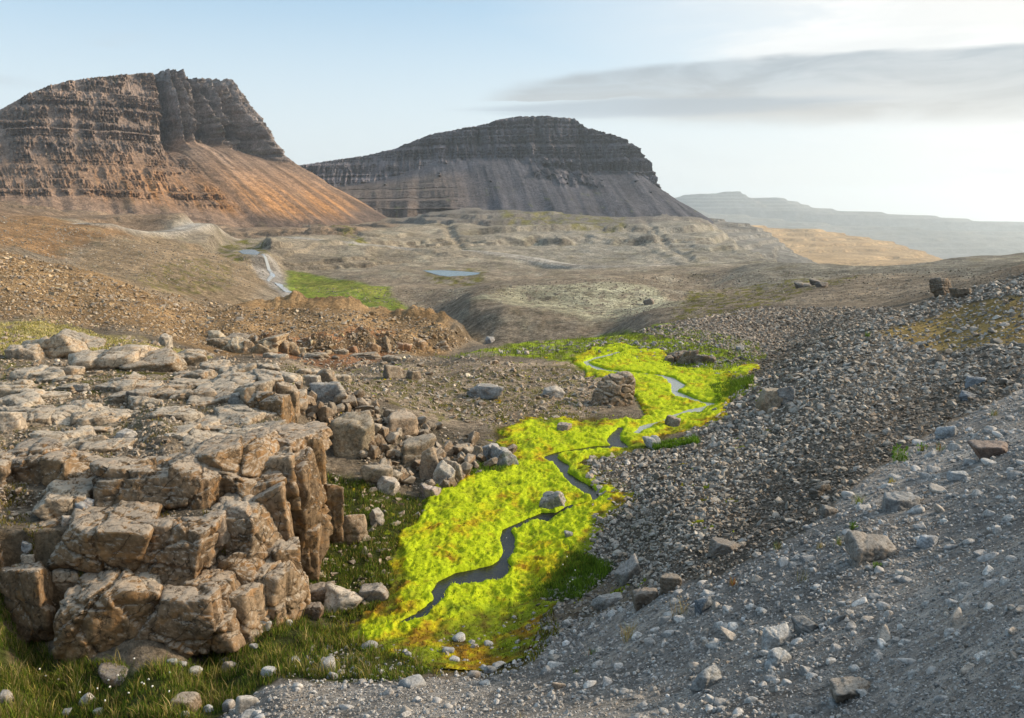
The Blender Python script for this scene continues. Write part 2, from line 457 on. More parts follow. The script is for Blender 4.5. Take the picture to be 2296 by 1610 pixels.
# knoll and gully
cp((950, 690, 330), (1000, 690, 262), (1050, 666, 240), (1130, 684, 224), (1210, 704, 213), (1290, 724, 205), (1340, 738, 198),
   (960, 714, 245), (1040, 747, 217), (1090, 760, 204), (1180, 762, 196), (1250, 754, 194),
   (1200, 645, 310), (1400, 640, 320), (1300, 672, 250), (1400, 690, 224), (1500, 680, 225), (1180, 664, 262), (1420, 720, 180),
   (1500, 735, 128), (1600, 690, 185), (1700, 715, 140), (1760, 760, 98), (1700, 800, 81), (1850, 710, 132), (1900, 640, 220), (2100, 632, 200), (2296, 613, 220), (1990, 690, 140), (1750, 660, 230), (1650, 655, 300))
cw((-3, 140, -26), (8, 120, -19), (15, 160, -27), (-14, 180, -30), (-25, 240, -34))
# dark low hill on the right
cp((1640, 618, 400), (1700, 599, 440), (1900, 597, 440), (2030, 590, 440), (2150, 570, 450), (2296, 563, 460), (2420, 560, 460), (1700, 640, 320), (1900, 620, 330), (2100, 612, 320), (2296, 606, 320), (2420, 600, 320))
# benches in front of the mountains
cp((1200, 585, 740), (1100, 545, 1000), (1300, 500, 1400), (1000, 512, 1200), (1500, 592, 640), (1480, 530, 1150), (1400, 560, 900), (1540, 492, 1600), (1250, 475, 1900), (1000, 470, 1850),
   (900, 562, 800), (800, 520, 1050), (700, 514, 1400), (600, 522, 1050), (500, 530, 900), (400, 500, 1300), (200, 474, 1480), (500, 508, 1400), (-100, 466, 1480), (300, 508, 1050), (780, 512, 1500), (600, 512, 1450),
   (1620, 590, 720), (1680, 570, 1000), (1640, 530, 1500), (1750, 588, 900), (1600, 500, 1900), (880, 496, 1700), (940, 482, 1800))
cw((300, 750, -60), (500, 750, -60), (360, 1100, -80), (600, 1100, -110), (900, 1500, -160), (520, 1800, -110), (-900, 2200, 0), (0, 2600, 0), (900, 2600, -150), (1500, 2400, -180), (-1500, 2400, 0), (300, 2300, -10), (-500, 2400, 0))
CPT = np.array(CPT)


def zbase(Y):
    return np.interp(np.log(Y), np.log([2, 15, 95, 250, 560, 1000, 1800, 3000]), [-3, -11, -13, -32, -33, -24, 5, 5])


AS = 4.0
def _ker(d2):
    return 0.5 * d2 * np.log(d2 + 1e-12)
cx_ = CPT[:, 0] * AS; cw_ = CPT[:, 1]
cY = np.exp(cw_)
cq = (CPT[:, 2] - zbase(cY)) / cY
N = len(CPT)
D2 = (cx_[:, None] - cx_[None]) ** 2 + (cw_[:, None] - cw_[None]) ** 2
A = np.zeros((N + 3, N + 3)); A[:N, :N] = _ker(D2) + np.eye(N) * 2e-3
A[:N, N] = 1; A[:N, N + 1] = cx_; A[:N, N + 2] = cw_
A[N, :N] = 1; A[N + 1, :N] = cx_; A[N + 2, :N] = cw_
SOL = np.linalg.solve(A, np.r_[cq, 0, 0, 0])
# coarse evaluation, bilinear afterwards
A0, A1 = -0.82, 0.82
W0, W1 = math.log(2.2), math.log(2700)
NCc, NRc = 220, 340
ga = np.linspace(A0, A1, NCc); gw = np.linspace(W0, W1, NRc)
GA, GW = np.meshgrid(ga, gw)
q_ = np.zeros(GA.size)
fa, fw_ = GA.ravel() * AS, GW.ravel()
for i in range(N):
    q_ += SOL[i] * _ker((fa - cx_[i]) ** 2 + (fw_ - cw_[i]) ** 2)
q_ += SOL[N] + SOL[N + 1] * fa + SOL[N + 2] * fw_
QC = q_.reshape(NRc, NCc)


def bil(grid, a, wv, a0, a1, w0, w1):
    nr, nc = grid.shape
    u = np.clip((a - a0) / (a1 - a0) * (nc - 1), 0, nc - 1.001); v = np.clip((wv - w0) / (w1 - w0) * (nr - 1), 0, nr - 1.001)
    i = u.astype(int); j = v.astype(int); fu = u - i; fv = v - j
    return (grid[j, i] * (1 - fu) + grid[j, i + 1] * fu) * (1 - fv) + (grid[j + 1, i] * (1 - fu) + grid[j + 1, i + 1] * fu) * fv


def z_smooth(a, wv):
    Y = np.exp(wv)
    return zbase(Y) + Y * bil(QC, a, wv, A0, A1, W0, W1)


def poly_px(pts, Ydef=None):
    """frame points with distances -> ground X, Y"""
    o = []
    for x, y, Y in pts:
        p = P(x, y, Y); o.append((p[0], p[1]))
    return np.array(o)


def in_poly(px, py, poly):
    r = np.zeros(px.shape, bool); n = len(poly); j = n - 1
    for i in range(n):
        xi, yi = poly[i]; xj, yj = poly[j]
        c = ((yi > py) != (yj > py)) & (px < (xj - xi) * (py - yi) / (yj - yi + 1e-12) + xi)
        r ^= c; j = i
    return r


def seg_dist(px, py, line):
    """distance to a polyline (and arc fraction)"""
    best = np.full(px.shape, 1e9); fr = np.zeros(px.shape)
    n = len(line) - 1
    for i in range(n):
        ax, ay = line[i][:2]; bx, by = line[i + 1][:2]
        dx_, dy_ = bx - ax, by - ay
        t = np.clip(((px - ax) * dx_ + (py - ay) * dy_) / (dx_ * dx_ + dy_ * dy_ + 1e-9), 0, 1)
        d = np.hypot(px - ax - t * dx_, py - ay - t * dy_)
        mk = d < best
        best = np.where(mk, d, best); fr = np.where(mk, (i + t) / n, fr)
    return best, fr


# crag tiers: flat-topped steps, in ground coordinates
def sd_poly(px, py, poly):
    d, _ = seg_dist(px, py, list(poly) + [poly[0]])
    return np.where(in_poly(px, py, poly), d, -d)

T1 = poly_px([(120, 1340, 24.3), (330, 1335, 24.2), (510, 1330, 25.0), (640, 1300, 27.4), (700, 1150, 30.6), (705, 1060, 33), (650, 960, 38), (400, 900, 40), (-250, 900, 38), (-250, 1250, 24.5), (60, 1290, 24.0)])
T2 = poly_px([(-250, 1200, 25.2), (90, 1200, 25.0), (220, 1180, 24.9), (400, 1180, 25.1), (560, 1160, 26.2), (650, 1120, 28.8), (706, 1060, 32), (700, 1010, 34.5), (640, 940, 39), (400, 880, 41), (-250, 880, 40)])
T3 = poly_px([(-250, 1100, 27.4), (100, 1090, 27.4), (300, 1080, 27.4), (480, 1060, 27.9), (600, 1030, 30), (680, 1000, 33), (650, 950, 36), (620, 920, 40), (560, 900, 46), (300, 880, 47), (-250, 880, 47)])


def crag(X, Y, z):
    wob = 0.35 * fbm2(X * 0.55, Y * 0.55, 3, 0.5, 5)
    for poly, zt, amp in ((T1, -10.75, 0.10), (T2, -9.55, 0.12), (T3, -8.95, 0.16)):
        s_ = sd_poly(X, Y, poly) + wob
        top = zt + amp * 2 * fbm2(X * 0.45, Y * 0.45, 4, 0.5, 11) + 0.012 * np.clip(s_, 0, 8)
        k = sstep(s_, -0.12, 0.22)
        z = np.where(k > 0, z + k * np.maximum(top - z, 0), z)
    return z


STREAM = [  # x, y, half width (m)
    (905, 1400, .05), (940, 1385, .06), (985, 1345, .10), (982, 1325, .14), (1000, 1306, .25), (1040, 1296, .52), (1090, 1290, .62), (1120, 1274, .36), (1128, 1258, .07), (1140, 1240, .12), (1137, 1205, .22), (1135, 1190, .10),
    (1180, 1170, .05), (1200, 1163, .12), (1222, 1160, .40), (1250, 1154, .07), (1278, 1142, .14), (1335, 1122, .06), (1338, 1112, .16), (1310, 1092, .32), (1290, 1080, .26), (1265, 1060, .07), (1262, 1045, .24), (1235, 1027, .20), (1250, 1018, .08), (1300, 1010, .30), (1345, 1003, .45), (1392, 1000, .38), (1375, 985, .30), (1382, 972, .18), (1392, 960, .05)]
STREAM2 = [(1425, 975, .05), (1450, 955, .15), (1490, 945, .06), (1520, 930, .10), (1555, 924, .40), (1578, 914, .07), (1606, 907, .45), (1570, 903, .08), (1530, 890, .40), (1512, 880, .12), (1522, 864, .45), (1498, 850, .30), (1470, 844, .05), (1400, 838, .30), (1350, 832, .36), (1322, 822, .25), (1312, 812, .06), (1345, 802, .35), (1390, 793, .1)]


def z_fullsmooth(a, wv):
    Y = np.exp(wv); return crag(a * Y, Y, z_smooth(a, wv))


def hit_px(x, y, Hfun=z_fullsmooth, wmin=math.log(4.0), wmax=W1, n=1400):
    """first ground point seen at a frame position"""
    a, t = ray(x, y); a = float(a); t = float(t)
    wv = np.linspace(wmin, wmax, n)
    z = Hfun(np.full(n, a), wv); Y = np.exp(wv)
    ok = np.nonzero(z >= t * Y)[0]
    if len(ok) == 0: return None
    k = ok[0]
    if k == 0: return a, wv[0]
    f0 = z[k - 1] - t * Y[k - 1]; f1 = z[k] - t * Y[k]
    return a, wv[k - 1] + (wv[k] - wv[k - 1]) * (-f0 / (f1 - f0 + 1e-12))


def px_poly(pts):
    o = []
    for x, y in pts:
        h = hit_px(x, y)
        if h is None: h = (float(ray(x, y)[0]), W1)
        o.append(h)
    return np.array(o)


def px_xy(x, y):
    h = hit_px(x, y)
    if h is None: return None
    Y = math.exp(h[1]); return h[0] * Y, Y


SLINE = [(*px_xy(x, y), hw * 1.05) for x, y, hw in STREAM]
SLINE2 = [(*px_xy(x, y), hw * 1.05) for x, y, hw in STREAM2]


def channel(X, Y):
    """signed distance outside the water edge (m), wobbling"""
    best = np.full(X.shape, 50.0)
    mk = (Y > 20) & (Y < 100) & (np.abs(X) < 30)
    x = X[mk]; y = Y[mk]; b = np.full(x.shape, 50.0)
    wob = 0.06 * fbm2(x * 1.3, y * 1.3, 3, 0.6, 77)
    for L in (SLINE, SLINE2):
        hw = np.array([p[2] for p in L])
        d, f = seg_dist(x, y, L)
        b = np.minimum(b, d - np.interp(f * (len(L) - 1), np.arange(len(L)), hw) + wob)
    best[mk] = b
    return best


# gullies cut in the mid ground: frame polyline, distance, width, depth
GUL = [([(985, 478, 1500), (1000, 500, 1350), (1010, 520, 1180), (1030, 545, 1000), (1042, 566, 860)], 8, 4.5),
       ([(1440, 490, 1600), (1470, 520, 1250), (1510, 555, 950), (1560, 590, 720)], 9, 3.5),
       ([(1330, 500, 1400), (1400, 520, 1200), (1450, 550, 980), (1500, 590, 700)], 10, 2.0),
       ([(700, 500, 1300), (780, 530, 1000), (830, 548, 860)], 9, 2.5),
       ([(880, 560, 800), (900, 568, 760), (960, 580, 700), (1050, 590, 690)], 8, 2.5),
       ([(520, 490, 1350), (545, 510, 1100), (565, 535, 900)], 9, 2.5)]
GULW = [(np.array([P(*p)[:2] for p in L]), wd, dp) for L, wd, dp in GUL]


RD = [(190, 508), (215, 509), (300, 516), (400, 524), (500, 531), (560, 533), (640, 536), (720, 540), (800, 545), (870, 550), (930, 554), (980, 563), (1020, 572), (1060, 578), (1140, 584), (1230, 591), (1320, 598), (1420, 602), (1540, 604)]
_rd = np.array([px_xy(x, y) for x, y in RD])
_rk = np.r_[0, np.cumsum(np.hypot(*np.diff(_rd, axis=0).T))]
_ru = np.linspace(0, _rk[-1], 300)
RDX = np.interp(_ru, _rk, _rd[:, 0]); RDY = np.interp(_ru, _rk, _rd[:, 1])
for _ in range(6):
    for _a in (RDX, RDY):
        _a[7:-7] = np.convolve(_a, np.ones(15) / 15, 'valid')
RDZ = None
ROADLINE = np.stack([RDX, RDY], 1)[::6]


PONDS = [('pale blue triangular pond on the tan plain', [(948, 607), (985, 606), (1030, 608), (1078, 612), (1070, 616), (1045, 619), (1010, 621), (985, 618), (960, 611)]),
         ('small grey-blue pond below the road on the left', [(534, 564), (545, 560), (570, 560), (584, 567), (575, 572), (545, 570)])]
PW = []
for _l, _p in PONDS:
    zs = []
    for x, y in _p:
        a_, w_ = hit_px(x, y); zs.append(float(z_smooth(np.array([a_]), np.array([w_]))[0]))
    zl = float(np.mean(zs)); o_ = []
    for x, y in _p:
        a_, t_ = ray(x, y); o_.append((float(a_) * zl / float(t_), zl / float(t_)))
    PW.append((zl, np.array(o_)))


def terraces(z, X, Y, H, k, seed):
    ph = z / H + 0.9 * fbm2(X / 320, Y / 320, 4, 0.55, seed) + .10 * fbm2(X / 25, Y / 25, 3, .6, seed + 3)
    fr = ph - np.floor(ph)
    st = sstep(fr, 0.74, 0.88)
    return z + k * H * (st - fr)


def final_height(a, wv, dw, da):
    Y = np.exp(wv); X = a * Y
    z = z_smooth(a, wv)
    far = sstep(Y, 420, 800)
    z = z + far * (terraces(z, X, Y, 12.0, 0.9, 31) - z) * sstep(fbm2(X / 300, Y / 300, 2, .5, 8), -0.5, 0.2)
    z = z + far * (terraces(z, X, Y, 4.4, 0.9, 35) - z) * sstep(fbm2(X / 200, Y / 200, 2, .5, 18), -0.3, 0.2)
    for L, wd, dp in GULW:
        d, f = seg_dist(X, Y, L)
        d = d + 12 * fbm2(X / 45, Y / 45, 4, .6, 9)
        z = z - dp * np.clip(1 - np.abs(d) / wd, 0, 1) ** 0.8 * sstep(f, 0, .1)
    z = crag(X, Y, z)
    cell = np.maximum(Y * da * 0.8, Y * dw * 0.45)
    calm = 1.0
    c0 = np.where(Y < 24, 0.6, 1.0)
    slope_gravel = ((X > -6) & (Y < 26) & (X > -7 + 0.2 * Y))
    c0 = np.where(slope_gravel, 0.30, c0)
    lam = 0.16
    for k in range(11):
        wgt = sstep(lam / cell, 1.6, 3.2)
        if wgt.max() > 0:
            amp = 0.028 if lam < 1 else (0.026 if lam < 8 else 0.026)
            if lam > 60: amp = 0.022
            if lam > 16: amp = amp * (1 + 0.7 * sstep(Y, 480, 800) * sstep(Y, 1500, 1150))
            n = perlin2(X / lam + 3.1 * k, Y / lam + 7.7 * k, 100 + k)
            if k % 2: n = 0.6 - 1.7 * np.abs(n)
            z = z + wgt * c0 * amp * lam * n * np.where(lam > 12, sstep(Y, 80, 220), 1.0) * np.where(lam > 3, sstep(Y, 40, 90), 1.0)
        lam *= 2.0
    mk = (Y > 480) & (Y < 1300)
    if RDZ is not None and mk.any():
        d, f = seg_dist(X[mk], Y[mk], ROADLINE)
        rz = np.interp(f * (len(ROADLINE) - 1), np.arange(len(ROADLINE)), RDZ[::6])
        kk = sstep(d, 17, 6)
        z[mk] = z[mk] * (1 - kk) + rz * kk
    for zl, pw in PW:
        mk = np.hypot(X - pw[:, 0].mean(), Y - pw[:, 1].mean()) < 140
        if mk.any():
            sd_ = sd_poly(X[mk], Y[mk], pw)
            kk = sstep(sd_, -16, -3)
            z[mk] = z[mk] * (1 - kk) + (zl + .25 - .7 * sstep(sd_, -3, 2)) * kk
    ch = channel(X, Y)
    z = z - 0.30 * sstep(ch, 0.22, -0.05)
    return z


RDZ_ = final_height(RDX / RDY, np.log(RDY), np.full(300, .005), .0025)
for _ in range(5):
    RDZ_[8:-8] = np.convolve(RDZ_, np.ones(17) / 17, 'valid')
RDZ = RDZ_ + 1.6


BANK = poly_px([(500, 793, 80), (560, 796, 80.5), (650, 800, 82), (750, 800, 84), (850, 798, 87), (950, 792, 91), (1030, 785, 96), (1064, 769, 107), (1020, 738, 110), (800, 694, 110), (500, 690, 104), (420, 740, 92)])
_fh = final_height


def final_height(a, wv, dw, da):
    z = _fh(a, wv, dw, da)
    Y = np.exp(wv); X = a * Y
    mk = (Y > 70) & (Y < 130) & (a > -.5) & (a < .05)
    if mk.any():
        x = X[mk]; y = Y[mk]
        sd_ = sd_poly(x, y, BANK) + 1.3 * fbm2(x * .22, y * .22, 4, .62, 55)
        rib = .55 + .9 * np.clip(fbm2(x * .35, y * .12, 4, .62, 56) + .4, 0, 1)
        z[mk] = z[mk] + 1.7 * rib * sstep(sd_, 0.1, 1.3) * sstep(sd_, 6.5, 1.6) * sstep(a[mk], -.36, -.28)
    return z


def lerpseg(vals):
    return np.concatenate([np.linspace(a_, b_, n_, endpoint=False) for a_, b_, n_ in vals] + [[vals[-1][1]]])

LN = math.log
rows = lerpseg([(LN(2.3), LN(8), 60), (LN(8), LN(17), 130), (LN(17), LN(60), 330), (LN(60), LN(140), 150), (LN(140), LN(520), 170), (LN(520), LN(1150), 210), (LN(1150), LN(1700), 50), (LN(1700), LN(2650), 8)])
acol = np.concatenate([-.77 - 3.2 * np.linspace(1, 0, 44) ** 2.2, np.linspace(-0.76, 0.76, 600), .77 + 3.2 * np.linspace(0, 1, 44) ** 2.2])
ncol = len(acol)
TA, TW = np.meshgrid(acol, rows)
TDW = np.gradient(rows)[:, None] + 0 * TA
TZ = final_height(TA.ravel(), TW.ravel(), TDW.ravel(), 1.52 / 599).reshape(TA.shape)
TY = np.exp(TW); TX = TA * TY


def H(a, wv):
    """finished ground height"""
    u = np.clip(np.interp(a, acol, np.arange(ncol)), 0, ncol - 1.001)
    v = np.clip(np.interp(wv, rows, np.arange(len(rows))), 0, len(rows) - 1.001)
    i = u.astype(int); j = v.astype(int); fu = u - i; fv = v - j
    return (TZ[j, i] * (1 - fu) + TZ[j, i + 1] * fu) * (1 - fv) + (TZ[j + 1, i] * (1 - fu) + TZ[j + 1, i + 1] * fu) * fv


def Hxy(X, Y):
    X = np.atleast_1d(np.asarray(X, float)); Y = np.atleast_1d(np.asarray(Y, float))
    return H(X / Y, np.log(Y))


def hits(xs, ys):
    """first ground points for many frame positions -> X, Y, z, ok"""
    a, t = ray(xs, ys)
    Yr = np.exp(rows)
    u = np.clip(np.interp(a, acol, np.arange(ncol)), 0, ncol - 1.001)
    i = u.astype(int); fu = u - i
    oX = np.zeros(len(a)); oY = np.zeros(len(a)); oz = np.zeros(len(a)); ok = np.zeros(len(a), bool)
    for s in range(0, len(a), 4000):
        sl_ = slice(s, s + 4000)
        zc = TZ[:, i[sl_]] * (1 - fu[sl_]) + TZ[:, i[sl_] + 1] * fu[sl_]
        ab = zc >= t[sl_][None] * Yr[:, None]
        ab[:20] = False
        k = ab.argmax(0); good = ab.any(0) & (k > 0)
        kk = np.maximum(k, 1); c = np.arange(zc.shape[1])
        f0 = zc[kk - 1, c] - t[sl_] * Yr[kk - 1]; f1 = zc[kk, c] - t[sl_] * Yr[kk]
        fr = np.clip(-f0 / (f1 - f0 + 1e-12), 0, 1)
        Yh = Yr[kk - 1] + (Yr[kk] - Yr[kk - 1]) * fr
        oY[sl_] = Yh; oX[sl_] = a[sl_] * Yh; oz[sl_] = zc[kk - 1, c] + (zc[kk, c] - zc[kk - 1, c]) * fr; ok[sl_] = good
    return oX, oY, oz, ok


def hit1(x, y):
    X, Y, z, ok = hits(np.array([float(x)]), np.array([float(y)]))
    return np.array([X[0], Y[0], z[0]])


# ------------------------------------------------------------------ cover masks
def blur(m_, n):
    for _ in range(n):
        p = np.pad(m_, 1, mode='edge')
        m_ = (p[:-2, 1:-1] + p[2:, 1:-1] + p[1:-1, :-2] + p[1:-1, 2:] + 2 * m_) / 6
    return m_


WARP_A = 0.010 * fbm2(TA * 60, TW * 18, 5, 0.65, 41)
WARP_W = 0.045 * fbm2(TA * 60 + 9, TW * 18, 5, 0.65, 42)


def mask(pts, n=3, warp=1.0, A_=None, W_=None):
    pl = px_poly(pts)
    if A_ is None:
        return blur(in_poly(TA + warp * WARP_A, TW + warp * WARP_W, pl).astype(float), n)
    return in_poly(A_, W_, pl).astype(float)


PG_MOSS1 = [(835, 1440), (800, 1405), (890, 1350), (915, 1290), (890, 1260), (900, 1200), (955, 1135), (975, 1085), (1060, 1072), (1145, 1045), (1155, 1000), (1120, 965), (1200, 948), (1330, 952), (1430, 944), (1500, 950), (1490, 975), (1420, 1008), (1310, 1018), (1290, 1055), (1400, 1105), (1340, 1150), (1315, 1185), (1290, 1235), (1235, 1290), (1190, 1340), (1100, 1370), (1010, 1400), (950, 1430)]
PG_MOSS2 = [(1430, 880), (1400, 852), (1300, 830), (1280, 800), (1320, 780), (1420, 778), (1480, 795), (1500, 820), (1600, 828), (1700, 815), (1700, 830), (1620, 850), (1635, 885), (1615, 945), (1540, 962), (1450, 950), (1440, 915)]
PG_FRINGE = [(760, 1420), (880, 1330), (870, 1260), (960, 1120), (1050, 1065), (1130, 1045), (1110, 960), (1200, 940), (1440, 938), (1540, 965), (1420, 1012), (1300, 1030), (1420, 1110), (1330, 1190), (1320, 1250), (1200, 1350), (1230, 1420), (1170, 1500), (980, 1505), (860, 1460)]
PG_GRASS_L = [(-150, 1290), (40, 1290), (110, 1470), (330, 1500), (500, 1465), (680, 1385), (760, 1400), (830, 1450), (990, 1500), (900, 1530), (640, 1520), (560, 1560), (450, 1625), (-150, 1625)]
PG_GRASS_M = [(735, 1060), (800, 1075), (900, 1110), (975, 1130), (900, 1200), (880, 1270), (890, 1340), (770, 1400), (690, 1380), (680, 1300), (740, 1200)]
PG_GRASS_R = [(1260, 1225), (1380, 1272), (1300, 1345), (1160, 1345), (1230, 1290)]
PG_GREEN_UP = [(980, 805), (1120, 778), (1350, 748), (1560, 742), (1700, 770), (1720, 800), (1640, 840), (1700, 870), (1630, 910), (1600, 850), (1440, 815), (1300, 815), (1150, 800)]
PG_GREEN_S1 = [(1590, 870), (1690, 845), (1690, 860), (1610, 905)]
PG_GREEN_S2 = [(1450, 1000), (1560, 985), (1570, 995), (1470, 1010)]
PG_MEADOW = [(640, 590), (680, 598), (740, 620), (880, 650), (870, 662), (930, 690), (760, 684), (690, 668), (625, 645), (645, 620)]
PG_BROWN = [(-200, 540), (0, 555), (150, 595), (330, 650), (560, 680), (800, 690), (960, 712), (1075, 765), (1000, 800), (500, 800), (380, 760), (200, 730), (-200, 715)]
PG_BROWN2 = [(-200, 460), (0, 470), (240, 515), (330, 545), (150, 560), (0, 552), (-200, 540)]
PG_RED = [(560, 770), (800, 730), (900, 735), (880, 800), (600, 805)]
PG_TAN = [(100, 590), (330, 530), (560, 570), (620, 620), (560, 670), (330, 640)]
PG_LICHEN_LIT = [(1040, 662), (1200, 645), (1450, 645), (1560, 690), (1330, 712), (1200, 690)]
PG_CREAM = [(-100, 725), (0, 722), (130, 718), (250, 755), (480, 800), (420, 815), (230, 800), (100, 775), (-100, 800)]
PG_SCREE = [(1310, 1030), (1500, 1000), (1560, 955), (1640, 885), (1730, 828), (1830, 770), (2000, 700), (2120, 660), (2296, 615), (2450, 600), (2450, 860), (2296, 870), (2100, 960), (1950, 1060), (1800, 1190), (1600, 1290), (1450, 1330), (1310, 1240), (1330, 1130)]
PG_SCREE2 = [(1420, 745), (1520, 720), (1700, 690), (2000, 690), (2000, 720), (1830, 770), (1700, 800), (1560, 770)]
PG_GOLD = [(2296, 660), (2150, 690), (1960, 745), (2040, 770), (2100, 790), (2296, 770), (2450, 760), (2450, 640)]
PG_GRAVEL = [(4500, 700), (2450, 840), (2296, 870), (2100, 965), (1950, 1065), (1800, 1195), (1600, 1295), (1450, 1335), (1250, 1400), (1150, 1490), (950, 1525), (640, 1525), (560, 1570), (470, 1630), (470, 2500), (4500, 2500)]
PG_GREYHILL = [(1620, 625), (1700, 595), (2100, 575), (2450, 555), (2450, 612), (1900, 622), (1700, 655)]
PG_PLATEAU = [(-200, 820), (300, 830), (640, 870), (560, 960), (300, 990), (-200, 1000)]
PG_RIDGE = [(640, 880), (700, 865), (800, 885), (900, 935), (1010, 965), (1100, 995), (1150, 1020), (1140, 1045), (1040, 1075), (990, 1115), (880, 1085), (770, 1020), (720, 960), (660, 920)]

C = np.zeros(TA.shape + (3,))
C[:] = (0.225, 0.190, 0.145)


def paint(pts, colr, n=4, k=1.0, nz=0.0, nscale=1.0, seed=1, warp=1.0):
    m_ = mask(pts, n, warp) * k
    if nz:
        f = fbm2(TA * 55 * nscale, TW * 22 * nscale, 5, 0.6, seed)
        m_ = m_ * sstep(f, nz - 0.12, nz + 0.12)
    C[:] = C * (1 - m_[..., None]) + np.array(colr) * m_[..., None]
    return m_

# distance tints
fy = sstep(TY, 380, 800)[..., None]
C[:] = C * (1 - fy) + np.array((0.245, 0.215, 0.165)) * fy
fx = (sstep(TA, -0.15, 0.12) * sstep(TY, 420, 760))[..., None]
C[:] = C * (1 - fx) + np.array((0.225, 0.215, 0.185)) * fx
paint(PG_BROWN2, (0.26, 0.165, 0.085), 14)
paint(PG_BROWN, (0.315, 0.215, 0.115), 10)
paint(PG_TAN, (0.26, 0.20, 0.13), 14)
paint(PG_RED, (0.27, 0.135, 0.07), 8, 0.8)
paint(PG_LICHEN_LIT, (0.40, 0.39, 0.28), 8, 1.0, -0.2, 1.3, 4)  # pale lichen tone, lightened to paint in sun on the knoll top
paint(PG_CREAM, (0.40, 0.34, 0.15), 4, 1.0, -0.2, 1.0, 5)
paint(PG_PLATEAU, (0.30, 0.255, 0.195), 6)
paint([(600, 805), (1290, 810), (1420, 900), (1290, 950), (1100, 960), (860, 900), (640, 880)], (0.32, 0.262, 0.195), 6)
paint(PG_GREYHILL, (0.185, 0.178, 0.15), 6)
paint(PG_SCREE2, (0.17, 0.14, 0.11), 5)
paint(PG_SCREE, (0.14, 0.125, 0.105), 4)
paint(PG_GOLD, (0.32, 0.235, 0.085), 5, 1.0, 0.0, 1.2, 6)  # golden moss streaks; the gold also paints in warm sunlight
m_grav = paint(PG_GRAVEL, (0.37, 0.355, 0.335), 3)
ph_ = sstep(fbm2(TA * 24, TW * 13, 5, .6, 63), .05, .32) * sstep(TY, 120, 260) * sstep(TA, -.45, -.1) * .55
C[:] = C * (1 - ph_[..., None]) + np.array((0.31, 0.295, 0.235)) * ph_[..., None]
pd_ = sstep(fbm2(TA * 30 + 4, TW * 17, 5, .6, 64), .10, .35) * sstep(TY, 120, 260) * .5
C[:] = C * (1 - pd_[..., None]) + np.array((0.15, 0.135, 0.085)) * pd_[..., None]
paint([(-200, 462), (200, 468), (480, 488), (700, 500), (880, 488), (900, 505), (760, 530), (560, 535), (330, 510), (0, 485), (-200, 480)], (0.20, 0.145, 0.10), 16, .85)
paint([(860, 470), (1300, 470), (1590, 485), (1600, 505), (1400, 505), (1100, 500), (900, 500)], (0.135, 0.125, 0.115), 14, .8)
# strips of scattered green
for s_, (pl, k) in enumerate([([(300, 600), (520, 590), (520, 640), (330, 640)], .5), ([(480, 545), (560, 545), (610, 590), (520, 590)], .8), ([(1560, 650), (1900, 625), (2000, 615), (1900, 650), (1640, 720), (1500, 730)], .8),
                              ([(950, 605), (1090, 605), (1080, 640), (960, 630)], .7), ([(1120, 470), (1400, 470), (1400, 520), (1120, 500)], .6), ([(700, 500), (830, 545), (900, 560), (780, 550)], .8),
                              ([(0, 800), (260, 840), (230, 890), (0, 890)], .7), ([(230, 830), (620, 840), (600, 870), (260, 850)], .8), ([(0, 900), (600, 900), (650, 1000), (0, 1000)], .35), ([(600, 820), (1300, 820), (1300, 950), (1000, 940), (700, 870)], .55)]):
    paint(pl, (0.13, 0.125, 0.024), 2, min(1, k * 1.3), 0.04, 1.6, 20 + s_)
m_mead = paint(PG_MEADOW, (0.165, 0.215, 0.028), 3, 1.0, warp=.9)
paint([(650, 610), (880, 655), (860, 664), (700, 650)], (0.25, 0.24, 0.05), 6, 0.5)
paint([(560, 585), (625, 590), (640, 625), (650, 655), (690, 668), (760, 685), (930, 692), (960, 715), (800, 692), (650, 672), (590, 630)], (0.27, 0.26, 0.245), 2, 0.9, warp=.4)
m_gu = paint(PG_GREEN_UP, (0.12, 0.155, 0.02), 3, 1.0, -0.10, 1.4, 7)
paint(PG_GREEN_UP, (0.30, 0.40, 0.02), 3, 0.9, 0.02, 1.8, 8)
m_gl = paint(PG_GRASS_L, (0.055, 0.07, 0.016), 3)
m_gm = paint(PG_GRASS_M, (0.06, 0.075, 0.016), 4)
m_gr = paint(PG_GRASS_R, (0.07, 0.10, 0.016), 2)
paint(PG_GREEN_S1, (0.08, 0.13, 0.015), 2); paint(PG_GREEN_S2, (0.08, 0.13, 0.015), 2)
m_fr = paint(PG_FRINGE, (0.13, 0.10, 0.02), 3)
m_mo = paint(PG_MOSS1, (0.30, 0.33, 0.02), 3)
m_mo2 = paint(PG_MOSS2, (0.30, 0.36, 0.02), 3)
paint(PG_RIDGE, (0.13, 0.115, 0.085), 4, 0.7)
mk = (TY > 480) & (TY < 1300)
d_, _f = seg_dist(TX[mk], TY[mk], ROADLINE)
kk = np.zeros(TA.shape); kk[mk] = sstep(d_, 16, 7) * .9
C[:] = C * (1 - kk[..., None]) + np.array((0.36, 0.34, 0.30)) * kk[..., None]
paint(PG_MEADOW, (0.10, 0.15, 0.02), 2, .8, .08, 2.2, 66)
paint(PG_MEADOW, (0.26, 0.25, 0.06), 2, .6, .15, 1.7, 67)
# peat and gravel in the channel bed
chm = channel(TX, TY)
kb = (sstep(chm, 0.12, -0.05))[..., None]
C[:] = C * (1 - kb) + np.array((0.05, 0.045, 0.038)) * kb
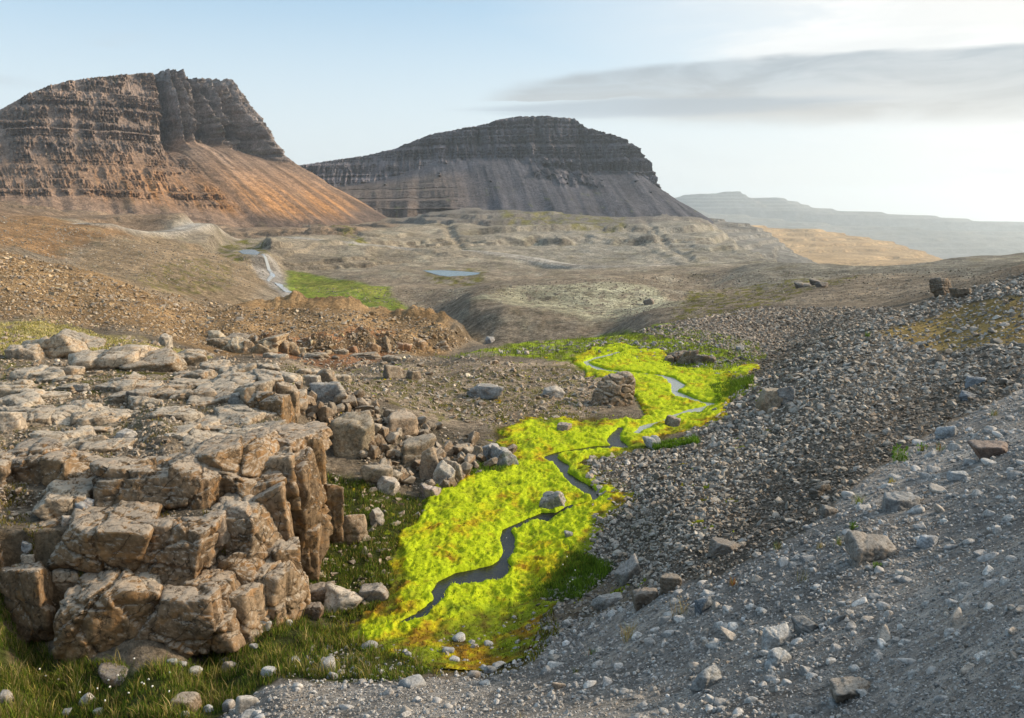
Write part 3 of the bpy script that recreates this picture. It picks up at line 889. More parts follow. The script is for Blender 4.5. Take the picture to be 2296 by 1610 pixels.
# crag steps: bare rock on steep parts
gzr = np.abs(np.gradient(TZ, axis=0) / np.gradient(TY, axis=0)); gzc = np.abs(np.gradient(TZ, axis=1) / (np.gradient(TX, axis=1)))
steep = sstep(np.maximum(gzr, gzc), 0.8, 1.5) * (TY < 130) * (TY > 20) * (TX < 2)
C[:] = C * (1 - steep[..., None]) + np.array((0.17, 0.13, 0.085)) * steep[..., None]
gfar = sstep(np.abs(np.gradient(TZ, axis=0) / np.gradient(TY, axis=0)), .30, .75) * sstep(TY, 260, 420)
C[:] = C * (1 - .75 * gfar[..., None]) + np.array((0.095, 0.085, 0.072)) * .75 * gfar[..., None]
# large tonal variation of the soil itself
tone = 1 + 0.30 * fbm2(TA * 30, TW * 12, 4, 0.6, 61) + 0.22 * fbm2(TA * 90, TW * 40, 4, 0.65, 62)
C *= 1.22
C *= np.clip(tone, 0.6, 1.5)[..., None]
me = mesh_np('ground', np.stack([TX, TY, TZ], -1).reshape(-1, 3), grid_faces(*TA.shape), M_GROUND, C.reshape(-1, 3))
tag(link('ground', me), kind='structure', label='stony tundra ground falling from the gravel bank into the mossy valley')

# ------------------------------------------------------------------ mountains
def resample(cols, n):
    k = np.arange(len(cols)); c = np.array(cols, float)
    # parameter by frame distance along the crest + base
    d = np.r_[0, np.cumsum(np.hypot(np.diff(c[:, 0]), np.diff(c[:, 1])) + np.hypot(np.diff(c[:, 3]), np.diff(c[:, 4])) + 1)]
    u = np.linspace(0, d[-1], n)
    return np.stack([np.interp(u, d, c[:, j]) for j in range(c.shape[1])], 1), u / d[-1]


def mountain(cols, ncols, nrows, disp, colour, back=700.0, label='', name='mountain'):
    """columns of (xb,yb,Yb, xc,yc,Yc, hc,gc): base point, crest point, height share and run share of the talus"""
    c, u = resample(cols, ncols)
    B = np.stack(P(c[:, 0], c[:, 1], c[:, 2]), 0).T if False else np.array([P(*r[:3]) for r in c])
    T = np.array([P(*r[3:6]) for r in c])
    s = np.linspace(0, 1, nrows)
    S, U = np.meshgrid(s, u, indexing='ij')
    hc = c[:, 6][None]; gc = c[:, 7][None]
    gg = np.where(S < hc, S / hc * gc, gc + (1 - gc) * (S - hc) / (1 - hc))
    # soften the break
    k = np.exp(-((S - hc) / 0.06) ** 2) * 0.02
    gg = gg - k * 0
    HX = B[None, :, 0] + (T[:, 0] - B[:, 0])[None] * gg
    HY = B[None, :, 1] + (T[:, 1] - B[:, 1])[None] * gg
    Z = B[None, :, 2] + (T[:, 2] - B[:, 2])[None] * S
    od = (B - T)[:, :2]; od = od / np.linalg.norm(od, axis=1, keepdims=True)
    XC = np.tile(c[:, 3][None], (nrows, 1))
    dd, dz_ = disp(S, U, XC, HX, HY, Z, hc, gc)
    HX = HX + dd * od[None, :, 0]; HY = HY + dd * od[None, :, 1]; Z = Z + dz_
    colr = colour(S, U, XC, HX, HY, Z, hc, dd)
    # skirt below and back side
    ex = [(-0.08, 60.0)]
    L = [np.stack([HX[0] + od[:, 0] * 120, HY[0] + od[:, 1] * 120, Z[0] - 60], -1)]
    V = [L[0][None], np.stack([HX, HY, Z], -1)]
    top = np.stack([HX[-1], HY[-1], Z[-1]], -1)
    bk = np.zeros_like(top); bk[:, 0] = -0.3; bk[:, 1] = 1.0
    V.append((top + bk * back * 0.25 - np.array([0, 0, 12.0]))[None])
    V.append((top + bk * back * 0.7 - np.array([0, 0, 50.0]))[None])
    low = top + bk * back * 1.6; low[:, 2] = B[:, 2] - 60
    V.append(low[None])
    V = np.concatenate(V, 0)
    Cc = np.concatenate([colr[:1], colr, colr[-1:], colr[-1:], colr[-1:]], 0)
    me = mesh_np(name, V.reshape(-1, 3), grid_faces(*V.shape[:2]), M_MTN, Cc.reshape(-1, 3))
    return tag(link(name, me), kind='structure', label=label)


def strata(Z, X, Y, Hs, seed):
    """lava beds of uneven thickness: outward run within each bed, and the bed number"""
    rg = np.random.default_rng(seed)
    bd = np.r_[-600, -600 + np.cumsum(Hs * rg.lognormal(-.1, .55, int(2200 / Hs)))]
    zz = Z + Hs * .35 * fbm2(X / 260, Y / 260, 4, .55, seed) + Hs * .12 * fbm2(X / 30, Y / 30, 3, .6, seed + 1)
    i = np.clip(np.searchsorted(bd, zz.ravel()).reshape(Z.shape) - 1, 0, len(bd) - 2)
    fr = (zz - bd[i]) / (bd[i + 1] - bd[i])
    return (np.where(fr < 0.72, fr / 0.72, (1 - fr) / 0.28) - 0.5) * rg.uniform(.25, 1.5, len(bd))[i], i.astype(float)


M1 = [(-330, 462, 1320, -330, 420, 1750, .5, .62), (-150, 462, 1370, -180, 330, 1800, .5, .62), (0, 463, 1410, -60, 282, 1850, .45, .6), (110, 466, 1440, 60, 212, 1900, .42, .58), (190, 468, 1465, 112, 192, 1930, .40, .58), (270, 472, 1495, 180, 178, 1975, .40, .58), (370, 482, 1530, 262, 170, 2040, .40, .62),
      (480, 496, 1580, 325, 164, 2090, .42, .70), (560, 504, 1620, 345, 163, 2110, .50, .80), (610, 508, 1640, 368, 158, 2130, .54, .82), (650, 511, 1660, 385, 155, 2150, .55, .83), (690, 513, 1690, 402, 153, 2180, .54, .83), (720, 514, 1720, 420, 168, 2210, .54, .82), (750, 514, 1760, 442, 172, 2250, .55, .82), (780, 512, 1810, 465, 174, 2300, .52, .80),
      (805, 509, 1870, 490, 177, 2360, .50, .78), (830, 505, 1950, 507, 178, 2410, .45, .72), (850, 500, 2020, 513, 181, 2430, .42, .63), (880, 496, 2100, 518, 190, 2450, .40, .58),
      (880, 490, 2300, 516, 190, 2650, .4, .6), (800, 480, 2800, 490, 200, 2900, .4, .6)]
G1 = [(352, 15, 1.0), (384, 8, .5), (404, 8, .5), (434, 13, .9), (455, 7, .5), (480, 12, .9), (500, 7, .5)]    # along the crest


def disp1(S, U, XC, X, Y, Z, hc, gc):
    right = sstep(XC, 335, 360)
    cliff = sstep(S, hc - 0.03, hc + 0.05)
    leftf = 1 - right
    brk = sstep(fbm2(U * 26, Z / 55, 4, .6, 44), -.28, .12)          # bands broken by scree
    band = np.maximum(cliff * (right + leftf * brk), leftf * sstep(S, 0.05, 0.12) * brk)
    st, ly = strata(Z, X, Y, 24.0, 3)
    st2, _ = strata(Z, X, Y, 8.0, 13)
    d = band * (20 * st + 7 * st2) * (1 - .6 * right)
    rugged = fbm2(U * 230 + ly * 3.1, Z / 45, 5, .62, 6)
    d += band * (20 * (1 - np.abs(rugged) * 2.6) + 7 * fbm2(U * 420, Z / 14, 3, .6, 66))
    d += (1 - band) * (5.0 * fbm2(U * 110, S * 1.5, 4, .6, 7) + 1.6 * fbm2(U * 380, Z / 9, 3, .6, 67)) * np.clip(S * 4, 0, 1)
    d += 12 * fbm2(U * 14, S * 3, 3, .5, 8) * np.clip(S * 4, 0, 1)
    d += 45 * fbm2(U * 15, U * 0, 3, .6, 19) * (1 - S) ** 3
    # gullies cut back into the cliff, buttresses between, fans below
    for uc, wd, dp in G1:
        cen = uc + 5 * np.sin(S * 8 + uc) + 5 * fbm2(S * 7, S * 0 + uc * 9.1, 4, .6, 15)
        wid = wd * (0.45 + 1.0 * (1 - S)) * (1 + .5 * fbm2(S * 9, S * 0 + uc, 3, .6, 16))
        gq = np.maximum(0, 1 - np.abs((XC - cen) / wid) * .62) ** .8
        d -= 200 * dp * gq * sstep(S, hc - 0.10, hc + 0.06) * (1 - .45 * sstep(S, .6, 1.0))
        fan = np.exp(-((XC - uc) / (wid * 1.5)) ** 2)
        d += 13 * dp * fan * sstep(S, 0.0, .2) * sstep(S, hc + 0.02, hc - .12)
    rid = 1 - np.abs(perlin2(XC / 15.0 + .5 * S, S * 1.5, 71)) * 2.2
    rid2 = 1 - np.abs(perlin2(XC / 5.5 + .8 * S, S * 3, 72)) * 2.2
    d += right * cliff * (45 * (rid - .8) + 22 * (rid2 - .6)) * (1 - .45 * sstep(S, .6, 1.0)) * (1 - .6 * sstep(XC, 495, 515))
    # ragged lower edge of the cliff: spurs of rock reaching down between the fans
    spur = sstep(fbm2(XC / 9.0, S * 3, 3, .6, 18), .0, .35) * right
    d += spur * 16 * sstep(S, hc - .22, hc - .05) * sstep(S, hc + .06, hc) * (.5 + rugged)
    dz_ = (2.5 + 9 * right) * fbm2(XC / 7.0, S * 6, 4, .6, 9) * sstep(S, 0.5, 1.0)
    return d, dz_


def col1(S, U, XC, X, Y, Z, hc, d):
    right = sstep(XC, 335, 360)
    n = fbm2(U * 9, S * 5, 4, .55, 22)
    cliff = sstep(S, hc - 0.02, hc + 0.04)
    c = np.zeros(S.shape + (3,))
    c[:] = (0.20, 0.142, 0.105)
    st, ly = strata(Z, X, Y, 24.0, 3)
    lay = 0.5 + 0.5 * perlin2(ly * 3.7, ly * 0 + .5, 5)
    c += (np.array((0.19, 0.165, 0.155)) - c) * (cliff * (0.35 + .65 * right))[..., None]
    c *= ((0.72 + 0.60 * lay)[..., None]) ** (0.45 + .55 * cliff)[..., None]
    rugged = fbm2(U * 230 + ly * 3.1, Z / 45, 5, .62, 6)
    ltp = sstep(rugged, .12, .4) * cliff
    c += (np.array((0.22, 0.20, 0.195)) - c) * (.55 * ltp)[..., None]
    streak = fbm2(U * 85, S * 1.3, 4, .62, 21)
    org_sun = sstep(S + 0.10 * n + 0.12 * streak, .46, .16) * sstep(S + .05 * n, 0.01, .09)
    org_sun *= sstep(XC, 60, 250) * (1 - .55 * sstep(XC, 500, 519))
    c += (np.array((0.30, 0.155, 0.062)) - c) * (0.85 * org_sun * (.35 + .65 * sstep(streak + .4 * n, -.12, .22)))[..., None]  # orange on the lower talus paints in sunlight from a cloud gap
    tal = (1 - cliff) * right
    c *= (1 + 1.0 * tal * np.clip(streak, -.6, .8))[..., None]
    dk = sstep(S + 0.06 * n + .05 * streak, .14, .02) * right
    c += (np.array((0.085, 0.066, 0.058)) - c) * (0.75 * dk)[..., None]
    grn = sstep(fbm2(U * 40, Z / 40, 4, .6, 23), .28, .45) * (.35 + .5 * cliff)
    c += (np.array((0.11, 0.10, 0.04)) - c) * (0.55 * grn)[..., None]
    return np.clip(c, 0.02, 0.6)


mountain(M1, 620, 260, disp1, col1, 700, 'brown flat-topped mountain on the left with dark gullied cliffs and talus tinted orange by painted sunlight', 'mountain')

M2 = [(480, 470, 2500, 560, 392, 2900, .4, .6), (620, 470, 2400, 660, 372, 3000, .40, .6), (720, 470, 2350, 740, 360, 3000, .42, .6), (800, 470, 2300, 820, 349, 2980, .45, .62), (860, 470, 2280, 880, 336, 2950, .5, .66), (920, 470, 2270, 925, 317, 2920, .55, .72), (980, 472, 2260, 965, 301, 2900, .58, .75), (1040, 473, 2250, 1015, 292, 2880, .60, .78),
      (1090, 474, 2250, 1055, 285, 2870, .60, .78), (1140, 475, 2250, 1098, 276, 2860, .58, .78), (1190, 477, 2250, 1122, 267, 2860, .56, .76), (1230, 479, 2250, 1162, 261, 2850, .52, .74), (1290, 482, 2250, 1225, 260, 2840, .46, .72), (1340, 485, 2260, 1288, 266, 2830, .42, .70), (1390, 487, 2270, 1310, 285, 2800, .48, .74), (1440, 488, 2290, 1350, 296, 2760, .52, .78),
      (1490, 490, 2320, 1395, 309, 2720, .56, .8), (1530, 491, 2350, 1425, 328, 2700, .56, .8), (1560, 492, 2380, 1446, 350, 2700, .54, .78), (1590, 494, 2400, 1462, 384, 2700, .52, .70),
      (1592, 490, 2600, 1460, 384, 2850, .5, .7), (1500, 480, 3200, 1420, 380, 3200, .5, .7)]


def disp2(S, U, XC, X, Y, Z, hc, gc):
    cliff = sstep(S, hc - 0.04, hc + 0.04)
    st, ly = strata(Z, X, Y, 21.0, 33)
    st2, _ = strata(Z, X, Y, 8.0, 34)
    brk = .45 + .55 * sstep(fbm2(U * 22, Z / 50, 4, .6, 45), -.25, .1)
    d = cliff * brk * (22 * st + 8 * st2)
    left = sstep(XC, 1060, 960)
    d += left * (1 - cliff) * sstep(S, .42, .30) * 30 * st
    rugged = fbm2(U * 240 + ly * 2.7, Z / 50, 5, .62, 36)
    d += cliff * brk * (13 * (1 - np.abs(rugged) * 2.6) + 6 * fbm2(U * 400, Z / 14, 3, .6, 46))
    d += 70 * fbm2(U * 13, U * 0 + 3, 3, .6, 29) * (1 - S) ** 3
    rid = 1 - np.abs(perlin2(XC / 13.0, S * 2, 73)) * 2.2
    rid2 = 1 - np.abs(perlin2(XC / 5.0, S * 3, 74)) * 2.2
    d += cliff * (32 * (rid - .8) + 16 * (rid2 - .6)) * (1 - .6 * sstep(S, .6, 1.0))
    # buttress of dark rock standing in the talus, and chutes
    for uc, wd, dp, lo, hi in [(1235, 45, 30, .24, .55), (1290, 22, 26, .26, .55), (1190, 24, 18, .30, .55)]:
        rag = sstep(fbm2(U * 60, S * 9, 3, .6, 47) + np.exp(-((XC - uc) / wd) ** 2) * .9, .45, .8)
        d += dp * rag * sstep(S, lo, lo + .06) * sstep(S, hi + .2, hi) * (.5 + .7 * (1 - np.abs(rugged) * 2))
    for uc, wd, dp in [(1078, 9, 60), (1010, 6, 24), (1310, 10, 34), (1150, 7, 18), (965, 8, 20), (1360, 7, 16), (1210, 6, 12)]:
        d -= dp * np.exp(-((XC - uc - 5 * np.sin(S * 5)) / wd) ** 2) * sstep(S, hc - .1, hc + .1) * sstep(S, 1.0, .85)
        d += dp * .5 * np.exp(-((XC - uc) / (wd * (4.5 - 3.6 * S))) ** 2) * sstep(S, 0, .15) * sstep(S, hc + .05, hc - .1)
    d += (1 - cliff) * (9 * fbm2(U * 45, S * 1.5, 3, .55, 37) + 3.2 * fbm2(U * 150, S * 3, 3, .55, 38) + 1.5 * fbm2(U * 400, Z / 9, 3, .6, 48)) * np.clip(S * 5, 0, 1)
    d += 16 * fbm2(U * 11, S * 2, 3, .5, 39) * np.clip(S * 4, 0, 1)
    dz_ = 4 * fbm2(XC / 7.0, S * 8, 4, .6, 40) * sstep(S, .6, 1)
    return d, dz_


def col2(S, U, XC, X, Y, Z, hc, d):
    cliff = sstep(S, hc - 0.03, hc + 0.03)
    butt = np.exp(-((XC - 1245) / 45) ** 2) * sstep(S, .22, .32) * sstep(fbm2(U * 60, S * 9, 3, .6, 47), -.1, .2)
    cliff = np.maximum(cliff, butt)
    c = np.zeros(S.shape + (3,)); c[:] = (0.064, 0.065, 0.079)
    st, ly = strata(Z, X, Y, 21.0, 33)
    lay = 0.5 + 0.5 * perlin2(ly * 2.9, ly * 0 + .5, 6)
    c += (np.array((0.118, 0.108, 0.120)) - c) * cliff[..., None]
    c *= ((0.72 + 0.62 * lay)[..., None]) ** (0.25 + .75 * cliff)[..., None]
    rugged = fbm2(U * 240 + ly * 2.7, Z / 50, 5, .62, 36)
    c += (np.array((0.18, 0.17, 0.17)) - c) * (.5 * cliff * sstep(rugged, .1, .4))[..., None]
    streak = fbm2(U * 85, S * 1.1, 4, .6, 51)
    c *= (1 + 0.45 * (1 - cliff) * streak)[..., None]
    left = sstep(XC, 1090, 960) * sstep(S, .50, .36)
    c += (np.array((0.135, 0.108, 0.092)) - c) * (.8 * left)[..., None]
    grn = sstep(fbm2(U * 40, S * 12, 4, .6, 53), .3, .45) * sstep(S, .5, .1)
    c += (np.array((0.085, 0.10, 0.04)) - c) * (0.6 * grn)[..., None]
    return np.clip(c, .02, .6)


mountain(M2, 620, 250, disp2, col2, 900, 'dark blue-grey table mountain in the centre with banded cliffs above grey talus', 'mountain')


# ------------------------------------------------------------------ far shelf, sunlit plain, distant ridges
def sheet(name, lines, colour, n=160, m_=40, amp=6, lam=80, label='', steps=0.0, back=2000, drop=300):
    """lines: list of frame polylines with distances, front to back; surface lofted through them"""
    L = []
    for ln in lines:
        a_ = np.array([P(*p) for p in ln]); d = np.r_[0, np.cumsum(np.hypot(np.diff(a_[:, 0]), np.diff(a_[:, 2])) + 1e-3)]
        u = np.linspace(0, d[-1], n)
        L.append(np.stack([np.interp(u, d, a_[:, k]) for k in range(3)], 1))
    L = np.array(L)
    k = np.linspace(0, len(L) - 1, m_ * (len(L) - 1))
    i = np.minimum(k.astype(int), len(L) - 2); f = (k - i)[:, None, None]
    V = L[i] * (1 - f) + L[i + 1] * f
    nz = fbm2(V[..., 0] / lam, V[..., 1] / lam, 6, .55, 71)
    V[..., 2] += amp * nz
    if steps:
        ph = V[..., 2] / steps; fr = ph - np.floor(ph)
        V[..., 2] += steps * .6 * (sstep(fr, .7, .9) - fr)
    top = V[-1].copy(); top[:, 1] += back; top[:, 2] -= drop
    bot = V[0].copy(); bot[:, 1] -= 50; bot[:, 2] -= 200
    V = np.concatenate([bot[None], V, top[None]], 0)
    c = np.zeros(V.shape); c[:] = colour
    c *= (1 + .35 * fbm2(V[..., 0] / lam * 1.7, V[..., 1] / lam * .5, 5, .6, 72))[..., None]
    me = mesh_np(name, V.reshape(-1, 3), grid_faces(*V.shape[:2]), M_MTN, np.clip(c, .02, .7).reshape(-1, 3))
    return tag(link(name, me), kind='structure', label=label)


sheet('hill_shelf', [[(1440, 640, 1250), (1600, 640, 1200), (1760, 640, 1150), (1900, 640, 1100)], [(1470, 520, 1900), (1600, 540, 1800), (1720, 575, 1700), (1880, 600, 1650)], [(1500, 492, 2500), (1600, 510, 2300), (1700, 535, 2250), (1830, 590, 2200)], [(1500, 484, 2800), (1590, 487, 2700), (1690, 503, 2600), (1730, 522, 2600), (1760, 560, 2600)]],
      (0.175, 0.17, 0.155), 200, 50, 9, 120, 'grey shelf at the right foot of the table mountain', 14, 400, 200)
sheet('far_plain', [[(1560, 640, 2800), (1800, 640, 2700), (2000, 620, 2700), (2160, 610, 2700)], [(1600, 560, 4200), (1800, 565, 4200), (2000, 580, 4000), (2140, 592, 3600)], [(1640, 500, 5600), (1690, 503, 5600), (1760, 510, 5600), (1830, 513, 5500), (1920, 528, 5300), (2010, 545, 5000), (2080, 566, 4700), (2130, 588, 4400)]],
      (0.33, 0.232, 0.128), 200, 60, 12, 260, 'sunlit orange plain sloping to the fjord beyond the table mountain', 22, 300, 200)
sheet('distant_ridge', [[(1380, 640, 9000), (1800, 640, 9000), (2296, 640, 8500), (2700, 640, 8500)], [(1380, 500, 11500), (1700, 510, 11500), (1900, 530, 11000), (2100, 545, 10500), (2296, 552, 10500), (2700, 560, 10500)], [(1380, 470, 13000), (1520, 468, 13000), (1700, 486, 13000), (1900, 505, 12500), (2100, 515, 12000), (2296, 520, 12000), (2700, 525, 12000)]],
      (0.16, 0.16, 0.15), 200, 30, 30, 900, 'pale hazy lower ridge across the fjord', 60, 500, 300)
sheet('distant_ridge', [[(1380, 600, 13500), (1700, 600, 13500), (2296, 600, 13500), (2800, 600, 13500)], [(1380, 470, 14500), (1600, 466, 14500), (1750, 470, 14500), (1900, 480, 14500), (2296, 503, 14500), (2800, 510, 14500)], [(1300, 480, 15500), (1460, 462, 15500), (1520, 439, 15500), (1570, 431, 15500), (1660, 430, 15500), (1680, 443, 15500), (1700, 443, 15500), (1740, 440, 15500), (1780, 450, 15500), (1830, 466, 15500), (1900, 471, 15500), (2000, 478, 15500), (2100, 484, 15500), (2200, 493, 15500), (2296, 497, 15500), (2800, 500, 15500)]],
      (0.15, 0.15, 0.145), 260, 30, 25, 900, 'pale hazy upper plateau with a stepped mesa on the horizon', 60, 1500, 300)
# fjord bottom and ground beyond, so that the land reaches the horizon
n_ = 60
ang = np.linspace(-0.95, 0.95, n_)
rr = np.array([2600, 4000, 8000, 13000, 17500])
V = np.array([[[math.tan(a_) * r_, r_, -420.0 if r_ > 5000 else -330] for a_ in ang] for r_ in rr])
me = mesh_np('valley_floor', V.reshape(-1, 3), grid_faces(*V.shape[:2]), M_MTN, np.full((V.shape[0] * n_, 3), .14))
tag(link('valley_floor', me), kind='structure', label='low hazy valley floor far beyond the mountains')

# ------------------------------------------------------------------ haze
def box_mesh(name, x0, x1, y0, y1, z0, z1):
    bm = bmesh.new()
    vs_ = [bm.verts.new((x, y, z)) for x in (x0, x1) for y in (y0, y1) for z in (z0, z1)]
    for f in ((0, 1, 3, 2), (4, 6, 7, 5), (0, 4, 5, 1), (2, 3, 7, 6), (0, 2, 6, 4), (1, 5, 7, 3)):
        bm.faces.new([vs_[i] for i in f])
    me = bpy.data.meshes.new(name); bm.to_mesh(me); bm.free(); return me


HAZE = 4.2e-5
m = bpy.data.materials.new('thin_haze'); m.use_nodes = True
nt = m.node_tree
nt.nodes.remove(nt.nodes['Principled BSDF'])
pv = nt.nodes.new('ShaderNodeVolumePrincipled')
pv.inputs['Color'].default_value = (0.80, 0.92, 1.0, 1)
pv.inputs['Density'].default_value = HAZE
pv.inputs['Anisotropy'].default_value = 0.55
nt.links.new(pv.outputs[0], nt.nodes['Material Output'].inputs['Volume'])
hz = box_mesh('haze', -26000, 26000, -60, 19000, -700, 620)
hz.materials.append(m)
if HAZE > 0:
    tag(link('haze', hz), kind='stuff', label='thin pale haze filling the valley air')

# ------------------------------------------------------------------ road, ponds, stream, river
def ribbon(name, pts, hw, lift, mat, colr=None, step=0.5, cross=3, smooth=3, level=False):
    p = np.array(pts, float); d = np.r_[0, np.cumsum(np.hypot(np.diff(p[:, 0]), np.diff(p[:, 1])))]
    n = max(int(d[-1] / step), len(p) * 3); u = np.linspace(0, d[-1], n)
    x = np.interp(u, d, p[:, 0]); y = np.interp(u, d, p[:, 1])
    k = np.ones(5) / 5
    for _ in range(smooth):
        x[2:-2] = np.convolve(x, k, 'valid'); y[2:-2] = np.convolve(y, k, 'valid')
    h = np.interp(u, d, hw) if np.ndim(hw) else np.full(n, hw)
    tx = np.gradient(x); ty = np.gradient(y); L = np.hypot(tx, ty) + 1e-9
    nx, ny = ty / L, -tx / L
    V = []
    for c in np.linspace(-1, 1, cross):
        X = x + nx * h * c; Y = y + ny * h * c
        V.append(np.stack([X, Y, Hxy(X, Y) + lift], -1))
    V = np.array(V)
    if level:
        zz = V[:, :, 2].mean(0)
        kk = np.ones(9) / 9
        for _ in range(4): zz[4:-4] = np.convolve(zz, kk, 'valid')
        V[:, :, 2] = zz[None]
    me = mesh_np(name, V.reshape(-1, 3), grid_faces(*V.shape[:2]), mat, None if colr is None else np.tile(colr, (V.shape[0] * n, 1)))
    return link(name, me)


o = ribbon('road', list(zip(RDX, RDY)), 4.0, 0.25, M_GROUND, (0.46, 0.44, 0.40), 4.0, 4, 0)
tag(o, kind='structure', label='grey gravel road crossing the slope below the mountains')


def pond(name, pts, z, label):
    P3 = pts
    # fine outline, gently uneven
    d = np.r_[0, np.cumsum(np.hypot(*np.diff(np.vstack([P3, P3[:1]]), axis=0).T))]
    Q = np.vstack([P3, P3[:1]]); u = np.linspace(0, d[-1], 80, endpoint=False)
    X = np.interp(u, d, Q[:, 0]); Y = np.interp(u, d, Q[:, 1])
    cx0, cy0 = X.mean(), Y.mean()
    V = np.vstack([[cx0, cy0, z], np.stack([X, Y, np.full(80, z)], 1)])
    F = np.array([[0, 1 + i, 1 + (i + 1) % 80] for i in range(80)])
    # sink the ground below the water
    me = mesh_np(name, V, F, M_POND)
    return tag(link(name, me), kind='structure', label=label)


def ellipse(x0, y0, rx, ry, n=16, sk=0.0):
    return [(x0 + rx * math.cos(t) + sk * math.sin(t), y0 + ry * math.sin(t)) for t in np.linspace(0, 2 * math.pi, n, endpoint=False)]


for (_l, _p), (zl, pw) in zip(PONDS, PW):
    pond('pond', pw, zl + .12, _l)

o = ribbon('stream', [p[:2] for p in SLINE], [p[2] + .25 for p in SLINE], 0.14, M_WATER, None, 0.15, 5, 2, True)
tag(o, kind='structure', label='narrow dark stream winding through the bright moss in the foreground')
o = ribbon('stream', [p[:2] for p in SLINE2], [p[2] + .25 for p in SLINE2], 0.16, M_RIFFLE_SKY, None, 0.2, 5, 2, True)
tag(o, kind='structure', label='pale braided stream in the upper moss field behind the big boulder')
rv = [(575, 588), (598, 600), (612, 612), (600, 628), (625, 640), (655, 655), (690, 668), (740, 682), (800, 690)]
rvp = []
for x, y in rv:                                   # the valley bed beyond the brown hill
    a_, w_ = hit_px(x, y, z_fullsmooth, math.log(230)); rvp.append((a_ * math.exp(w_), math.exp(w_)))
o = ribbon('river', [(p[0], p[1]) for p in rvp], [1.6, 1.0, 1.5, .7, 2.0, 1.8, .7, .6, .5], 0.25, M_RIFFLE_SKY, None, 2.0, 5, 2)
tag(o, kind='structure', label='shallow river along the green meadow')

# ------------------------------------------------------------------ moss carpet
mrow = np.arange(LN(21.5), LN(92), 0.0026); mcol = np.arange(-0.24, 0.32, 0.00125)
MA, MW = np.meshgrid(mcol, mrow)
MY = np.exp(MW); MX = MA * MY
wa = 0.018 * fbm2(MX * 0.5, MY * 0.4, 5, .62, 81); ww = 0.075 * fbm2(MX * .5 + 5, MY * .4, 5, .62, 82)
def mm(p, n): return blur(in_poly(MA + wa, MW + ww, px_poly(p)).astype(float), n)
k1 = np.maximum(mm(PG_MOSS1, 8), mm(PG_MOSS2, 6))
kf = np.maximum(k1, mm(PG_FRINGE, 8))
chn = channel(MX, MY)
chan = sstep(chn, -0.02, 0.12)
patch = fbm2(MX * .45, MY * .45, 4, .6, 83)
fringe_only = np.clip(1 - k1, 0, 1)
kfb = blur(kf, 26)
k1 = np.maximum(sstep(blur(k1, 22) + .75 * fbm2(MX * .8, MY * .6, 5, .65, 93), .36, .60), blur(k1, 14) * .0)
cover = np.maximum(k1, sstep(kfb + 1.0 * patch + .7 * fbm2(MX * 1.7, MY * 1.4, 3, .6, 92), .42, .62))
cover = np.clip(cover, 0, 1) * chan
def billow(x, y, s): return 1 - np.abs(perlin2(x, y, s)) * 1.9
k1s = blur(k1, 10)
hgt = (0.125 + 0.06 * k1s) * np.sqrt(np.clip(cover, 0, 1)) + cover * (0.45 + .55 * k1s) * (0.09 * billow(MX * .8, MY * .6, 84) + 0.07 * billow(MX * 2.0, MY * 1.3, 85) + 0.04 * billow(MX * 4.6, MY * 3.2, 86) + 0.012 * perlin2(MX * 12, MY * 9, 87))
crease_shade = .45 * billow(MX * .8, MY * .6, 84) + .25 * billow(MX * 2.2, MY * 1.5, 85) + .45 * billow(MX * 4.6, MY * 3.2, 86)
MZ = H(MA.ravel(), MW.ravel()).reshape(MA.shape) - 0.12 + hgt
mc = np.zeros(MA.shape + (3,))
fringe_only = 1 - k1s
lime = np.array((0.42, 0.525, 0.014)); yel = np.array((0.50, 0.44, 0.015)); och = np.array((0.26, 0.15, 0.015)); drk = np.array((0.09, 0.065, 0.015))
edge_ = np.clip(1 - blur(k1, 60), 0, 1)
p2 = fbm2(MX * .35, MY * .25, 4, .6, 88)
p3 = fbm2(MX * 1.6, MY * 1.2, 4, .65, 89)
mc[:] = lime
ky = sstep(p2 * 1.1 + p3 * .6 + edge_ * .75, 0.04, 0.50)[..., None]
mc = mc * (1 - ky) + yel * ky
ko = sstep(p3 * 1.1 + p2 * .7 + edge_ * .62, 0.28, 0.72)[..., None]
mc = mc * (1 - ko) + och * ko
grn_ = sstep(fbm2(MX * .5, MY * .4, 4, .6, 96) + edge_ * .5, .22, .5)[..., None] * .8
mc = mc * (1 - grn_) + np.array((0.14, 0.22, 0.012)) * grn_
kd = (sstep(crease_shade + .25 * p3, 0.52, 0.18) * (.62 - .22 * k1s) + fringe_only * sstep(p3 + .4 * p2, .08, .45) * .8)[..., None]  # crease part paints shade between cushions; the rest is dark fringe
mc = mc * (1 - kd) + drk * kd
near_ch = (sstep(chn, .45, .10) * .5)[..., None]
mc = mc * (1 - near_ch) + lime * np.array((.85, .95, 1)) * near_ch
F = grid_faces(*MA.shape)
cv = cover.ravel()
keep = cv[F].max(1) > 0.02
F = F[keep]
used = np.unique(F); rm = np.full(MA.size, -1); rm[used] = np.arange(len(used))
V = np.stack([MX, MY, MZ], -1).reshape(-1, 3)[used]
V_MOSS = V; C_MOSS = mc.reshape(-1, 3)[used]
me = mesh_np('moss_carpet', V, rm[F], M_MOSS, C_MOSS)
tag(link('moss_carpet', me), kind='stuff', label='luminous yellow-green moss cushions along the stream', cat='moss')
print('moss tris', len(F) * 2)


def moss_z(X, Y):
    return bil(MZ, X / Y, np.log(Y), mcol[0], mcol[-1], mrow[0], mrow[-1])


